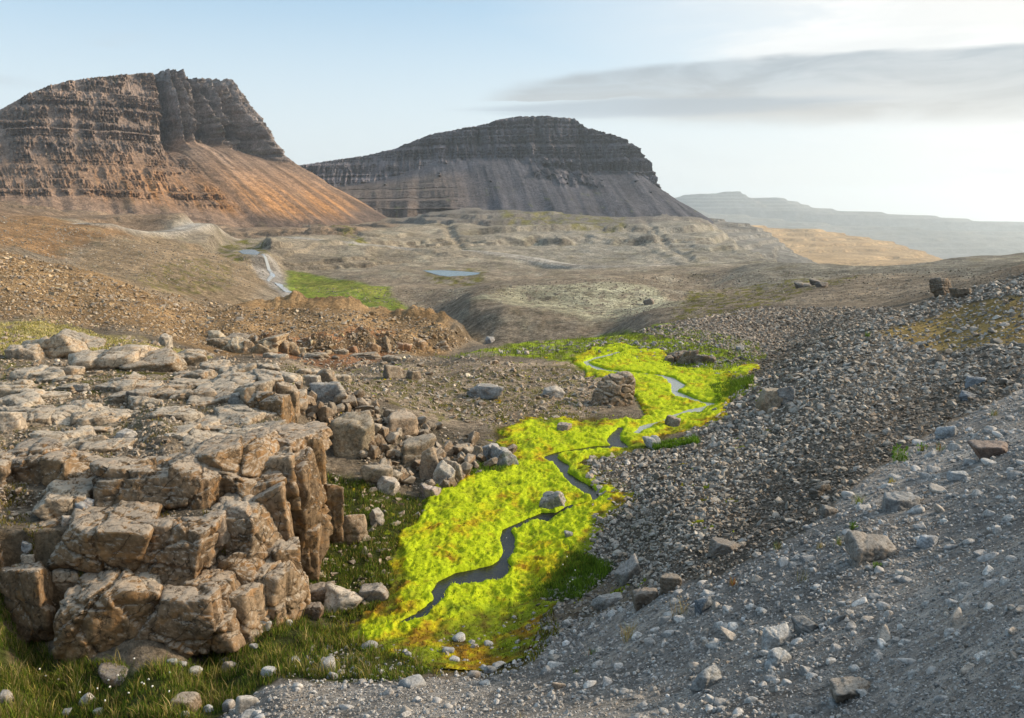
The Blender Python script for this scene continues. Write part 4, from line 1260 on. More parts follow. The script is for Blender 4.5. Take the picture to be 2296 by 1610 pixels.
# ------------------------------------------------------------------ rocks
def cubesphere(n):
    """unit directions and quads of a subdivided cube"""
    t = np.tan(np.linspace(-1, 1, n + 1) * math.pi / 4)
    V = []; F = []; key = {}
    for ax in range(3):
        for sg in (-1, 1):
            idx = np.zeros((n + 1, n + 1), int)
            for i in range(n + 1):
                for j in range(n + 1):
                    p = [0, 0, 0]; p[ax] = sg; p[(ax + 1) % 3] = t[i]; p[(ax + 2) % 3] = t[j]
                    k = tuple(round(c, 5) for c in p)
                    if k not in key: key[k] = len(V); V.append(p)
                    idx[i, j] = key[k]
            for i in range(n):
                for j in range(n):
                    q = [idx[i, j], idx[i + 1, j], idx[i + 1, j + 1], idx[i, j + 1]]
                    F.append(q if sg > 0 else q[::-1])
    V = np.array(V, float)
    return V / np.linalg.norm(V, axis=1, keepdims=True), np.array(F)


CS = {n: cubesphere(n) for n in (6, 10, 16, 22, 30)}


def chisel(seed, n=16, box=0.8, extra=7, sharp=16, dims=(1, 1, 1), rough=0.05, crack=0.05, freq=1.6, layered=0.0):
    rg = np.random.default_rng(seed)
    D, F = CS[n]
    pl = []; ds = []
    for ax in range(3):
        for sg in (-1, 1):
            v = rg.normal(0, 0.12 + .2 * (1 - box), 3); v[ax] += sg; v /= np.linalg.norm(v)
            pl.append(v); ds.append(1.0)
    for _ in range(extra):
        v = rg.normal(0, 1, 3); v /= np.linalg.norm(v)
        pl.append(v); ds.append(rg.uniform(0.98, 1.28))
    pl = np.array(pl); ds = np.array(ds)
    dt = np.maximum(D @ pl.T, 0) / ds[None]
    r = (dt ** sharp).sum(1) ** (-1.0 / sharp)
    p = D * r[:, None] * (np.array(dims) * 0.5)
    sz = float(np.mean(dims))
    off = rg.uniform(-50, 50, 3)
    q = p / sz * freq * 2
    nz = fbm3(q + off, 4, .55, seed % 1000)
    p = p + D * (rough * sz * nz)[:, None]
    if crack:
        nn = perlin3(q * np.array([.8, .8, 1.4]) + off * .7, seed % 991 + 5)
        p = p - D * (crack * sz * np.exp(-(nn / .055) ** 2))[:, None]
    if layered:
        zz = p[:, 2] / sz * 7 + 1.2 * nz
        hor = np.sqrt(np.clip(1 - D[:, 2] ** 2, 0, 1))
        p[:, :2] *= (1 + layered * (np.abs((zz % 1) - .5) * 2 - .5) * hor)[:, None]
    return p, F


def fracture(p, seed, n=4, depth=.05, step=.04, wd=.03):
    """real joints: grooves along random planes, with the two sides slipped past one another"""
    rg = np.random.default_rng(seed); sz = np.ptp(p, axis=0).mean()
    nz = fbm3(p / sz * 3 + seed % 17, 3, .5, seed % 300)
    L = np.linalg.norm(p, axis=1, keepdims=True) + 1e-9
    for k in range(n):
        v = rg.normal(0, 1, 3) * (np.array([1, .6, .25]) if k % 2 else np.array([.35, .35, 1])); v /= np.linalg.norm(v)
        sd_ = (p @ v) / sz - rg.uniform(-.3, .3) + .05 * nz
        t = np.cross(v, rg.normal(0, 1, 3)); t /= np.linalg.norm(t)
        p = p + (np.tanh(sd_ / wd) * step * sz * rg.uniform(.2, 1))[:, None] * t
        p = p - p / L * (depth * sz * np.exp(-(sd_ / wd) ** 2))[:, None]
    return p


def hull_hi(seed, npts=17, flat=.65, bev=.035):
    v, f = hull_rock(seed, npts, flat)
    bm = bmesh.new(); vs_ = [bm.verts.new(q) for q in v]
    for t in f: bm.faces.new([vs_[i] for i in t])
    bmesh.ops.dissolve_limit(bm, angle_limit=.28, verts=bm.verts, edges=bm.edges)
    bmesh.ops.bevel(bm, geom=list(bm.edges), offset=bev, segments=1, affect='EDGES', clamp_overlap=True)
    bmesh.ops.triangulate(bm, faces=bm.faces)
    bm.verts.index_update()
    V = np.array([q.co[:] for q in bm.verts]); F = np.array([[q.index for q in t.verts] for t in bm.faces]); bm.free()
    V = V + .02 * fbm3(V * 5 + seed, 2, .5, 3)[:, None] * V
    return V, F


def rock_mesh(name, p, F, mat, colr, smooth=True, seed=0):
    c = np.tile(np.array(colr, float), (len(p), 1))
    c *= (1 + .15 * fbm3(p * 1.3 + seed, 3, .5, 9))[:, None]
    return mesh_np(name, p, F, mat, np.clip(c, .02, .8), smooth)


def hull_rock(seed, npts=13, flat=0.6):
    rg = np.random.default_rng(seed)
    pts = rg.normal(0, 1, (npts, 3)); pts /= np.linalg.norm(pts, axis=1, keepdims=True)
    pts *= rg.uniform(.75, 1.05, (npts, 1)); pts *= np.array([1, rg.uniform(.6, .95), flat * rg.uniform(.7, 1.2)]) * .5
    bm = bmesh.new()
    for p in pts: bm.verts.new(p)
    r = bmesh.ops.convex_hull(bm, input=bm.verts)
    bmesh.ops.delete(bm, geom=[v for v in bm.verts if not v.link_faces], context='VERTS')
    bmesh.ops.triangulate(bm, faces=bm.faces)
    bm.verts.index_update()
    V = np.array([v.co[:] for v in bm.verts]); F = np.array([[v.index for v in f.verts] for f in bm.faces])
    bm.free()
    return V, F


def ico(sub, seed, flat=.7, bump=.12):
    bm = bmesh.new(); bmesh.ops.create_icosphere(bm, subdivisions=sub, radius=.5)
    V = np.array([v.co[:] for v in bm.verts]); F = np.array([[v.index for v in f.verts] for f in bm.faces]); bm.free()
    rg = np.random.default_rng(seed)
    V = V * (1 + bump * 2 * fbm3(V * 2.2 + seed * 3.3, 2, .5, seed)[:, None])
    V *= np.array([1, rg.uniform(.65, .9), flat * rg.uniform(.8, 1.15)])
    return V, F


HULLS = [hull_rock(100 + i, random.Random(i).choice([11, 12, 14]), .62) for i in range(20)]
PEBS = [ico(1, 300 + i, .7, .16) for i in range(10)]


def rot_mats(n, rg, tilt=0.5):
    """random yaw with some tilt"""
    yaw = rg.uniform(0, 2 * math.pi, n); tx_ = rg.normal(0, tilt, n); ty_ = rg.normal(0, tilt, n)
    cz, sz = np.cos(yaw), np.sin(yaw); cx, sx = np.cos(tx_), np.sin(tx_); cy, sy = np.cos(ty_), np.sin(ty_)
    Z = np.zeros((n, 3, 3)); Z[:, 0, 0] = cz; Z[:, 0, 1] = -sz; Z[:, 1, 0] = sz; Z[:, 1, 1] = cz; Z[:, 2, 2] = 1
    Xm = np.zeros((n, 3, 3)); Xm[:, 0, 0] = 1; Xm[:, 1, 1] = cx; Xm[:, 1, 2] = -sx; Xm[:, 2, 1] = sx; Xm[:, 2, 2] = cx
    Ym = np.zeros((n, 3, 3)); Ym[:, 1, 1] = 1; Ym[:, 0, 0] = cy; Ym[:, 0, 2] = sy; Ym[:, 2, 0] = -sy; Ym[:, 2, 2] = cy
    return Xm @ Ym @ Z


def scatter_stuff(name, X, Y, z, size, variants, mat, cols, label, cat, rg, tilt=.5, sink=.2, smooth=False, tree=None):
    """many small stones joined into one mesh"""
    n = len(X); pick = rg.integers(0, len(variants), n); Rm = rot_mats(n, rg, tilt)
    Vs = []; Fs = []; Cs = []; off = 0
    ci = rg.integers(0, len(cols), n); br = rg.lognormal(0, .25, n)
    cc = np.clip(np.array(cols)[ci] * br[:, None], .02, .6)
    for k, (v, f) in enumerate(variants):
        id_ = np.nonzero(pick == k)[0]
        if not len(id_): continue
        st = rg.uniform(.8, 1.25, (len(id_), 1, 3))
        p = np.einsum('nij,nvj->nvi', Rm[id_], v[None] * size[id_, None, None] * st)
        p[:, :, 0] += X[id_, None]; p[:, :, 1] += Y[id_, None]
        p[:, :, 2] += (z[id_] + size[id_] * (.26 - sink))[:, None]
        Vs.append(p.reshape(-1, 3)); m_ = len(id_)
        Fs.append((f[None] + (np.arange(m_) * len(v))[:, None, None]).reshape(-1, 3) + off)
        Cs.append(np.repeat(cc[id_], len(v), 0)); off += m_ * len(v)
    V = np.concatenate(Vs); F = np.concatenate(Fs); C_ = np.concatenate(Cs)
    me = mesh_np(name, V, F, mat, C_, smooth)
    print(name, n, 'stones', len(F), 'tris')
    o = link(name, me)
    return tag(o, label, cat, kind='stuff')


def rand_in_poly(pts, n, rg):
    p = np.array(pts, float); x0, y0 = p.min(0); x1, y1 = p.max(0)
    ox = []; oy = []; c = 0
    while c < n:
        x = rg.uniform(x0, x1, n * 2); y = rg.uniform(y0, y1, n * 2)
        k = in_poly(x, y, p); ox.append(x[k]); oy.append(y[k]); c += k.sum()
    return np.concatenate(ox)[:n], np.concatenate(oy)[:n]


def sizes(n, rg, lo, hi, al=2.2):
    u = rg.uniform(0, 1, n); return lo * (1 - u * (1 - (lo / hi) ** al)) ** (-1 / al)


rng = np.random.default_rng(7)
GREY = [(.345, .33, .31), (.39, .377, .36), (.30, .29, .278), (.43, .42, .40), (.33, .29, .245)]
GREY2 = [(.22, .215, .205), (.27, .265, .255), (.18, .178, .17), (.24, .21, .175)]
SCREE_C = [(.235, .218, .19), (.28, .262, .23), (.19, .172, .145), (.31, .29, .262), (.24, .19, .14), (.215, .197, .168)]
SCREE_D = [(.115, .095, .073), (.14, .12, .095), (.095, .08, .062), (.17, .15, .125), (.13, .10, .072)]
PG_DARK = [(1480, 1300), (1560, 1230), (1640, 1130), (1760, 1040), (1900, 960), (2050, 880), (2200, 840), (2320, 830), (2320, 870), (2150, 935), (1990, 1050), (1820, 1180), (1620, 1290), (1480, 1330)]
BROWN = [(.27, .21, .145), (.33, .27, .20), (.22, .165, .11), (.37, .32, .255), (.26, .22, .175)]


def field(pts, n, lo_px, hi_px, smin, smax, rg, al=1.9):
    x, y = rand_in_poly(pts, n, rg)
    X, Y, z, ok = hits(x, y)
    s = sizes(n, rg, lo_px, hi_px, al) * Y / FPX
    s = np.clip(s, smin, smax)
    k = ok & (channel(X, Y) > .1)
    return X[k], Y[k], z[k], s[k]


def split_big(fl, nbig):
    X, Y, z, s = fl
    o = np.argsort(-s / Y)
    b = o[:nbig]; r = o[nbig:]
    return [v[b] for v in fl], [v[r] for v in fl]


def zone_of(zones, x, y):
    return min(zones, key=lambda q: math.hypot(q[0] - x, (q[1] - y) * 1.3))[2]


def place_individuals(fl, meshes, name, label, cat, group, rg, tilt=.45, sink=.18, zones=None):
    X, Y, z, s = fl
    for i in range(len(X)):
        me = meshes[rg.integers(0, len(meshes))]
        sc_ = s[i] * rg.uniform(.85, 1.2, 3)
        o = link(name, me, None, (X[i], Y[i], z[i] + s[i] * (.26 - sink)), (rg.normal(0, tilt), rg.normal(0, tilt), rg.uniform(0, 6.28)), sc_)
        if zones:
            xp, yp = frame_xy(X[i], Y[i], z[i]); zn = zone_of(zones, xp, yp)
            tag(o, label + ' ' + zn, cat, group + ' ' + zn)
        else:
            tag(o, label, cat, group)


def dense_hull_meshes(name, n, mat, cols, seed, sharp=26, rough=.05, nn=6, box=.35, dims=(1.1, .8, .55), extra=9):
    r = []
    for i in range(n):
        p, F = chisel(seed + i, nn, box, extra, sharp, dims, rough, 0.0)
        r.append(rock_mesh(name, p, F, mat, cols[i % len(cols)], False if nn <= 6 else True, i))
    return r


SCREE_ME = []
for i in range(20):
    v, f = hull_hi(5000 + i, 15 + i % 5, .55)
    SCREE_ME.append(mesh_np('scree_stone', v, f, M_SCREE, np.tile(SCREE_C[i % 6], (len(v), 1)), False))
COB_ME = dense_hull_meshes('cobble', 14, M_COB, GREY, 6000, 7, .05, 10, .2, (1.05, .82, .62), 8)
BLD_ME = []
for i in range(24):
    v, f = hull_hi(7000 + i, 12 + i % 5, .66, .022)
    BLD_ME.append(mesh_np('boulder', v, f, M_BOULD, np.tile([(.23, .175, .12), (.20, .155, .11), (.24, .205, .16), (.17, .13, .09)][i % 4], (len(v), 1)), False))

# near scree on the right slope
fl = field(PG_SCREE, 19500, 7, 30, .07, .8, rng, 2.2)
gold = in_poly(fl[0] / fl[1], np.log(fl[1]), px_poly(PG_GOLD)) & (rng.uniform(0, 1, len(fl[0])) < .62)
fl = [v[~gold] for v in fl]
big, rest = split_big(fl, 250)
place_individuals(big, SCREE_ME, 'scree_stone', 'angular scree stone', 'stone', 'larger scree stones', rng, zones=[(1380, 1080, 'by the stream bank'), (1450, 1230, 'at the lowest toe of the slope'), (1600, 1010, 'at the scree edge above the moss'), (1700, 1180, 'in the dark lower scree'), (1850, 950, 'in mid slope'), (2050, 760, 'by the golden moss below the rock stack'), (2230, 820, 'near the right edge of the upper scree')])
xp, yp = frame_xy(rest[0], rest[1], rest[2])
dkz = in_poly(xp + rng.normal(0, 22, len(xp)), yp + rng.normal(0, 16, len(xp)), PG_DARK)
scatter_stuff('scree', *[v[~dkz] for v in rest], HULLS, M_SCREE, SCREE_C, 'grey angular scree covering the right slope', 'scree', rng)
scatter_stuff('scree', *[v[dkz] for v in rest], HULLS, M_SCREE, SCREE_D, 'dark brown band of scree above the gravel bank', 'scree', rng)
# farther scree lobe
fl = field(PG_SCREE2, 5000, 6, 16, .12, 1.2, rng)
scatter_stuff('scree', *fl, HULLS, M_SCREE, [(.20, .165, .13), (.16, .13, .10), (.23, .20, .16)], 'brown scree lobe behind the moss field', 'scree', rng)
fl = field([(1630, 790), (1720, 785), (1850, 765), (1780, 825), (1700, 860), (1640, 850)], 700, 6, 18, .12, .9, rng)
scatter_stuff('scree', *fl, HULLS, M_SCREE, SCREE_D, 'dark stones in the dip between the two scree lobes', 'scree', rng)
# gravel bank
fl = field([(470, 1625), (560, 1560), (640, 1525), (950, 1522), (1150, 1485), (1280, 1390), (1450, 1335), (1600, 1295), (1800, 1195), (1950, 1065), (2100, 965), (2310, 868), (2620, 760), (2620, 1625)], 27000, 5, 30, .03, .5, rng, 2.3)
big, rest = split_big(fl, 230)
place_individuals(big, COB_ME, 'cobble', 'rounded grey cobble', 'stone', 'larger cobbles', rng, .35, .27, zones=[(700, 1570, 'on the bottom gravel tongue'), (1050, 1560, 'at the bottom centre of the gravel bank'), (1350, 1460, 'where the gravel bank meets the moss'), (1650, 1380, 'in the middle of the gravel bank'), (1950, 1150, 'on the upper gravel below the scree'), (1700, 1560, 'on the lower gravel bank'), (2150, 1400, 'on the right of the gravel bank'), (2200, 1050, 'on the gravel at the right edge')])
scatter_stuff('gravel', *rest, PEBS[:5] + HULLS[:7], M_COB, GREY, 'loose grey gravel covering the bank below the viewpoint', 'gravel', rng, .4)
fl = field([(2600, 770), (3400, 640), (3400, 1625), (2600, 1625)], 5500, 6, 30, .03, .5, rng, 2.2)
scatter_stuff('gravel', *fl, PEBS[:5] + HULLS[:7], M_COB, GREY, 'loose grey gravel continuing to the right of the bank', 'gravel', rng, .4)
fl = field([(-20, 560), (-20, 1290), (-700, 1290), (-700, 560)], 4500, 6, 34, .08, 1.2, rng, 1.9)
scatter_stuff('rubble', *fl, HULLS, M_SCREE, BROWN, 'brown rubble continuing to the left of the crag', 'rubble', rng)
# left plateau, flats, brown slopes
fl = field([(-20, 745), (300, 760), (560, 800), (1040, 800), (1290, 830), (1420, 900), (1280, 945), (1100, 960), (860, 900), (640, 880), (600, 1000), (420, 1000), (200, 1120), (-20, 1180)], 9000, 5, 26, .08, 1.0, rng, 1.9)
big, rest = split_big(fl, 150)
place_individuals(big, BLD_ME, 'loose_stone', 'brown-grey loose stone', 'stone', 'loose stones', rng, .4, .2, zones=[(150, 900, 'on the left plateau'), (400, 960, 'on top of the crag'), (600, 830, 'behind the crag'), (850, 840, 'on the brown flat below the bank'), (1100, 870, 'on the stony flat'), (1250, 910, 'on the flat beside the upper moss'), (200, 1080, 'on the crag shelf')])
scatter_stuff('rubble', *rest, HULLS, M_SCREE, BROWN, 'scattered brown rubble on the plateau left of the moss', 'rubble', rng)
fl = field([(-20, 560), (150, 600), (330, 650), (560, 690), (800, 695), (960, 715), (1060, 765), (980, 795), (520, 790), (300, 745), (-20, 715)], 8000, 4, 21, .15, 2.0, rng, 2.3)
scatter_stuff('rubble', *fl, HULLS, M_SCREE, [(.33, .24, .135), (.38, .30, .20), (.27, .185, .10), (.30, .255, .20), (.22, .17, .12)], 'brown rubble strewn over the left hillside', 'rubble', rng)
fl = field([(-20, 480), (240, 520), (560, 580), (620, 640), (950, 700), (1100, 640), (1600, 610), (2296, 600), (2296, 640), (1700, 700), (1500, 740), (1050, 650), (330, 640), (-20, 560)], 6500, 3.0, 8, .25, 3.0, rng, 2.4)
scatter_stuff('rubble', *fl, HULLS[:8], M_SCREE, [(.22, .19, .15), (.18, .155, .12), (.29, .265, .22)], 'small stones dotted over the tan mid-ground', 'rubble', rng)
# stones among moss and upper green
fl = field([(1030, 800), (1350, 760), (1700, 775), (1700, 860), (1450, 815), (1300, 790)], 900, 5, 20, .15, 1.2, rng)
scatter_stuff('rubble', *fl, HULLS, M_SCREE, GREY2, 'grey rubble patches in the green ground above the moss field', 'rubble', rng)
fl = field([(1230, 1300), (1400, 1280), (1470, 1340), (1260, 1420), (1140, 1490), (1180, 1400)], 900, 6, 26, .06, .45, rng, 1.8)
scatter_stuff('rubble', *fl, HULLS, M_SCREE, SCREE_C, 'grey stones at the toe of the scree below the grass patch', 'rubble', rng)
fl = field(PG_GRASS_M, 260, 8, 34, .1, .7, rng, 1.4)
scatter_stuff('rubble', *fl, HULLS, M_BOULD, BROWN, 'dark stones in the grass at the foot of the crag', 'rubble', rng)
fl = field([(700, 1440), (900, 1450), (1180, 1370), (1250, 1400), (1150, 1490), (950, 1520), (640, 1520)], 420, 6, 26, .06, .4, rng, 1.6)
scatter_stuff('rubble', *fl, PEBS[:4] + HULLS[:4], M_COB, GREY2, 'pale stones scattered where the gravel bank meets the moss', 'rubble', rng)

# ---- the crag: one thing whose blocks are parts
crag_o = link('rock_outcrop', None, None, tuple(hit1(400, 1480)))
tag(crag_o, 'large stepped basalt crag of cracked brown blocks at lower left', 'rock outcrop')
BLK = [  # x, y, w, h (frame), distance, depth factor, yaw, layered
    (232, 1402, 205, 175, 23.3, 1.0, .05, 0), (425, 1398, 190, 150, 23.6, 1.0, -.1, 0), (590, 1335, 155, 145, 25.6, .9, -.25, 0), (58, 1372, 100, 180, 23.9, 1.2, .15, 0), (470, 1335, 120, 90, 24.6, 1, .2, 0),
    (-60, 1330, 140, 190, 24.6, 1, 0, 0), (528, 1392, 120, 140, 24.5, 1, -.2, 0), (550, 1312, 110, 110, 25.4, 1, -.1, 0), (660, 1345, 60, 80, 26.6, 1, .3, 0), (320, 1330, 70, 60, 24.0, 1, .3, 0), (150, 1310, 60, 60, 24.6, 1, .3, 0), (690, 1240, 60, 110, 29.3, 1, .2, 0),
    (208, 1232, 225, 125, 25.1, 1.0, .08, 0), (392, 1240, 165, 130, 25.1, 1.0, -.06, 0), (530, 1222, 150, 135, 26.0, .9, -.3, 0), (637, 1275, 68, 95, 26.2, .8, .5, 0), (90, 1225, 90, 90, 25.6, 1, .3, 0), (600, 1190, 90, 150, 27.4, .9, .2, 0),
    (312, 1102, 205, 105, 27.4, 1.0, .1, 0), (440, 1115, 85, 105, 27.2, .9, -.2, 0), (505, 1068, 190, 120, 28.6, 1.0, -.2, .0), (628, 1020, 185, 75, 31.0, .9, -.3, .05), (600, 1085, 120, 130, 29.2, 1, .1, 0),
    (660, 1150, 120, 215, 29.4, .8, -.4, .0), (694, 1085, 60, 180, 31.2, 1, .2, 0), (738, 1155, 45, 115, 31.3, .9, .3, 0), (690, 1030, 60, 60, 32.5, 1, .2, .05), (570, 1130, 90, 100, 28.2, 1, .5, 0),
    (150, 1085, 130, 90, 28.2, 1, -.1, 0), (60, 1065, 140, 90, 28.8, 1, .1, 0), (-50, 1090, 130, 110, 28, 1, .2, 0), (130, 1140, 120, 60, 26.6, 1, .2, 0),
    (600, 940, 85, 95, 38.5, 1, -.2, 0), (560, 900, 80, 60, 40.5, 1, .2, 0), (640, 905, 50, 70, 41.5, 1, .1, 0), (520, 955, 110, 40, 36.5, 1, .2, .05), (430, 968, 120, 30, 35.5, 1, .1, .0), (580, 985, 90, 40, 34.5, 1, .1, 0),
    (185, 955, 150, 36, 36.5, 1, .05, 0), (60, 960, 90, 50, 36, 1, .3, 0), (340, 1005, 120, 40, 33.0, 1, .1, 0), (230, 1020, 110, 40, 32, 1, .2, 0), (120, 1010, 90, 40, 32.8, 1, .1, 0), (440, 1012, 100, 40, 32.5, 1, .2, 0),
    (520, 872, 110, 36, 44, 1, .1, 0), (420, 880, 100, 30, 43.5, 1, .2, 0), (470, 905, 120, 36, 41, 1, .1, 0),
    (600, 865, 60, 40, 45, 1, .4, 0)]
for i, (x, y, bw, bh, Yd, df, yaw, lay) in enumerate(BLK):
    k = Yd / FPX
    dims = (bw * k * 1.03, max(bw * k * df, .5) * 1.15, bh * k * 1.14)
    nn = 30 if bw > 140 else (22 if bw > 80 else 16)
    p, F = chisel(8000 + i * 7, nn, .95 if bh > 60 else .75, 6, 44, dims, .05, .03, 2.4, lay)
    q3 = p / dims[0] * 9 + i * 3.1
    p = p * (1 - .020 * np.abs(fbm3(q3, 3, .6, 21)) * 2.5)[:, None]
    p = fracture(p, 300 + i, 8 if bw > 110 else 5, .05, .03, .012)
    me = rock_mesh('rock_block', p, F, M_CRAG, [(.19, .13, .075), (.175, .125, .08), (.20, .15, .10), (.165, .115, .07)][i % 4] if bh > 60 else (.25, .205, .15), True, i)
    c = P(x, y, Yd) + np.array([0, dims[1] * .30, 0])
    o = link('rock_block', me, crag_o, tuple(c - np.array(crag_o.location)), (random.Random(i).uniform(-.07, .07), random.Random(i + 50).uniform(-.08, .08), yaw))

# ---- ledge of rock on the slope above the plateau, and the small cliff in the brown bank
def outcrop(label, blocks, seed, mat, colr, name='rock_outcrop', layered=0.0, lift=.15, box=.75, hy=.42, wide=1.12, tall=1.35, jit=.12):
    b0 = blocks[len(blocks) // 2]
    h0 = hit1(b0[0], b0[1] + b0[3] * .4)
    root = link(name, None, None, tuple(h0)); tag(root, label, 'rock outcrop')
    for i, (x, y, bw, bh) in enumerate(blocks):
        h = hit1(x, y + bh * hy); k = h[1] / FPX
        dims = (bw * k * wide, max(min(bw, bh * 2) * k, .3), bh * k * tall)
        p, F = chisel(seed + i * 3, 16 if bw > 26 else 10, box, 6, 15, dims, .06, .05, 1.6, layered)
        p = fracture(p, seed + i, 4, .05, .04, .03)
        me = rock_mesh('rock_block', p, F, mat, colr[i % len(colr)], True, i)
        c = h + np.array([0, dims[1] * .25, dims[2] * lift])
        rr_ = random.Random(seed + i)
        link('rock_block', me, root, tuple(c - h0), (rr_.uniform(-jit, jit), rr_.uniform(-jit, jit), rr_.uniform(-.4, .4)))
    return root


outcrop('low weathered rock ledge below the cream moss on the left plateau', [(110, 782, 130, 40), (235, 808, 150, 46), (335, 812, 120, 40), (170, 765, 90, 26), (420, 806, 70, 30), (50, 790, 60, 30), (285, 790, 80, 26), (480, 828, 60, 34), (530, 838, 70, 38), (570, 850, 50, 34)], 9100, M_CRAG, [(.27, .215, .15), (.29, .24, .18)])
outcrop('small fractured cliff of pale columns in the brown bank', [(500, 775, 34, 50), (528, 782, 30, 56), (556, 786, 22, 44), (580, 788, 24, 40), (604, 784, 22, 44), (628, 780, 26, 46), (652, 782, 22, 40), (672, 790, 20, 30), (540, 762, 40, 20), (600, 765, 50, 22), (485, 760, 24, 40)], 9200, M_CRAG, [(.25, .19, .12), (.33, .28, .20), (.20, .15, .10)], lift=-.05, hy=.1, wide=1.5, tall=1.0, jit=.25)
outcrop('reddish eroded rock ribs in the middle of the brown bank', [(790, 785, 24, 40), (830, 780, 30, 46), (866, 775, 22, 42), (900, 778, 30, 44), (940, 770, 26, 40), (760, 790, 26, 30), (715, 792, 30, 26), (985, 776, 30, 30)], 9300, M_CRAG, [(.25, .14, .08), (.22, .15, .09), (.24, .19, .13)], lift=-.22, hy=.05, wide=1.3, tall=.95, jit=.3)
outcrop('dark jagged outcrop in the upper moss field right of the stream bend', [(1520, 800, 30, 22), (1545, 803, 34, 26), (1572, 806, 24, 20), (1500, 806, 18, 14), (1595, 808, 18, 12)], 9400, M_BOULD, [(.14, .11, .085), (.16, .13, .10)], lift=.2)
outcrop('dark rock knob on the crest beyond the moss field', [(1800, 640, 26, 10), (1830, 634, 20, 12), (1845, 640, 20, 10)], 9500, M_BOULD, [(.14, .125, .11)], lift=.2)


rs = random.Random(4)
slabs = []
for _ in range(52):
    x = rs.uniform(-10, 640); y = rs.uniform(835, 1010)
    if y > 1010 - 0.05 * x: continue
    bw = rs.uniform(26, 100); slabs.append((x, y, bw, bw * rs.uniform(.22, .38)))
slabs += [(640, 850, 60, 22), (690, 838, 50, 18), (760, 850, 44, 16), (600, 830, 50, 20), (820, 800, 60, 14), (700, 800, 60, 14), (620, 800, 50, 14), (880, 806, 40, 12)]
outcrop('broad shelf of flat weathered rock slabs on the plateau behind the crag', slabs, 9700, M_CRAG, [(.27, .225, .165), (.31, .265, .205), (.24, .19, .135)], lift=.02, hy=.2, wide=1.1, tall=1.4, jit=.1, box=.6)


# ---- single boulders that stand out
def boulder(x, y, bw, bh, label, colr=(.24, .20, .155), mat=None, name='boulder', seed=0, n=16, sharp=22, box=.5, layered=0, crack=.04, yaw=None, tilt=(0, 0), lift=.12, cat='boulder', group=None, on_moss=False, depth=1.0):
    h = hit1(x, y + bh * .42); k = h[1] / FPX
    bw *= .92; bh *= .92
    if on_moss: h[2] = max(h[2], float(moss_z(np.array([h[0]]), np.array([h[1]]))[0]))
    dims = (bw * k * 1.05, bw * k * .85 * depth, bh * k * 1.3)
    p, F = chisel(seed + 40 + int(x * 3 + y), n, box, 8, sharp if sharp < 12 else 45, dims, .05, crack, 1.5, layered)
    if crack: p = fracture(p, int(x + y), 3, .035, .03, .03)
    me = rock_mesh(name, p, F, mat or M_BOULD, colr, True, seed)
    z0 = h[2] + dims[2] * lift
    o = link(name, me, None, (h[0], h[1] + dims[1] * .2, z0), (tilt[0], tilt[1], (random.Random(int(x)).uniform(-.5, .5) if yaw is None else yaw)))
    return tag(o, label, cat, group)


G_ = (.27, .275, .275); BL = (.20, .215, .23); WH = (.33, .335, .33)
r_ = boulder(1388, 882, 78, 62, 'big cracked domed boulder standing alone beside the upper moss field', (.20, .155, .11), n=30, sharp=7, box=.15, crack=.10, lift=.40, mat=M_CRAG)
boulder(1242, 1124, 56, 34, 'pale flat-topped boulder in the moss beside the stream bend', (.33, .32, .30), lift=.2, on_moss=True)
boulder(1275, 1206, 20, 17, 'small round grey stone on moss near the foot of the scree', G_, M_COB, 'stone', sharp=6, cat='stone', on_moss=True, n=10)
boulder(1140, 1217, 19, 16, 'small grey stone sitting in the stream channel', G_, M_COB, 'stone', sharp=8, cat='stone', n=10, lift=.35)
boulder(1118, 1278 - 2 + 16, 44, 14, 'flat brown slab at the lower rim of the dark pool', (.16, .12, .10), name='stone', cat='stone', on_moss=True, n=10)
boulder(1508, 946, 34, 24, 'dark mossy boulder at the upper moss edge below the scree toe', (.15, .13, .10), lift=.25)
boulder(1466, 992, 36, 24, 'pale grey boulder beside the green tuft at the scree toe', (.30, .31, .31), lift=.25)
boulder(1727, 898, 46, 48, 'upright tan-faced boulder on the scree edge above the moss', (.26, .215, .16), lift=.3, tilt=(.15, .2))
boulder(1762, 890, 34, 34, 'grey boulder leaning beside the tan-faced one on the scree edge', (.24, .24, .235), lift=.3)
boulder(2114, 646, 42, 36, 'weathered rock stack standing on the skyline of the right slope', (.185, .15, .115), n=22, sharp=10, layered=.10, lift=.38, box=.85, cat='rock stack', name='rock_stack')
boulder(2158, 656, 40, 20, 'low dark slab heap just right of the rock stack', (.19, .16, .125), layered=.06, lift=.25)
boulder(1455, 677, 22, 14, 'lone dark boulder on the pale knoll', (.16, .14, .12), n=10, lift=.25)
boulder(1098, 763, 18, 14, 'grey boulder where the gully meets the green rim', (.25, .255, .26), n=10, lift=.25)
boulder(1660, 782, 20, 12, 'blue-grey boulder at the toe of the far scree lobe', BL, n=10, lift=.25)
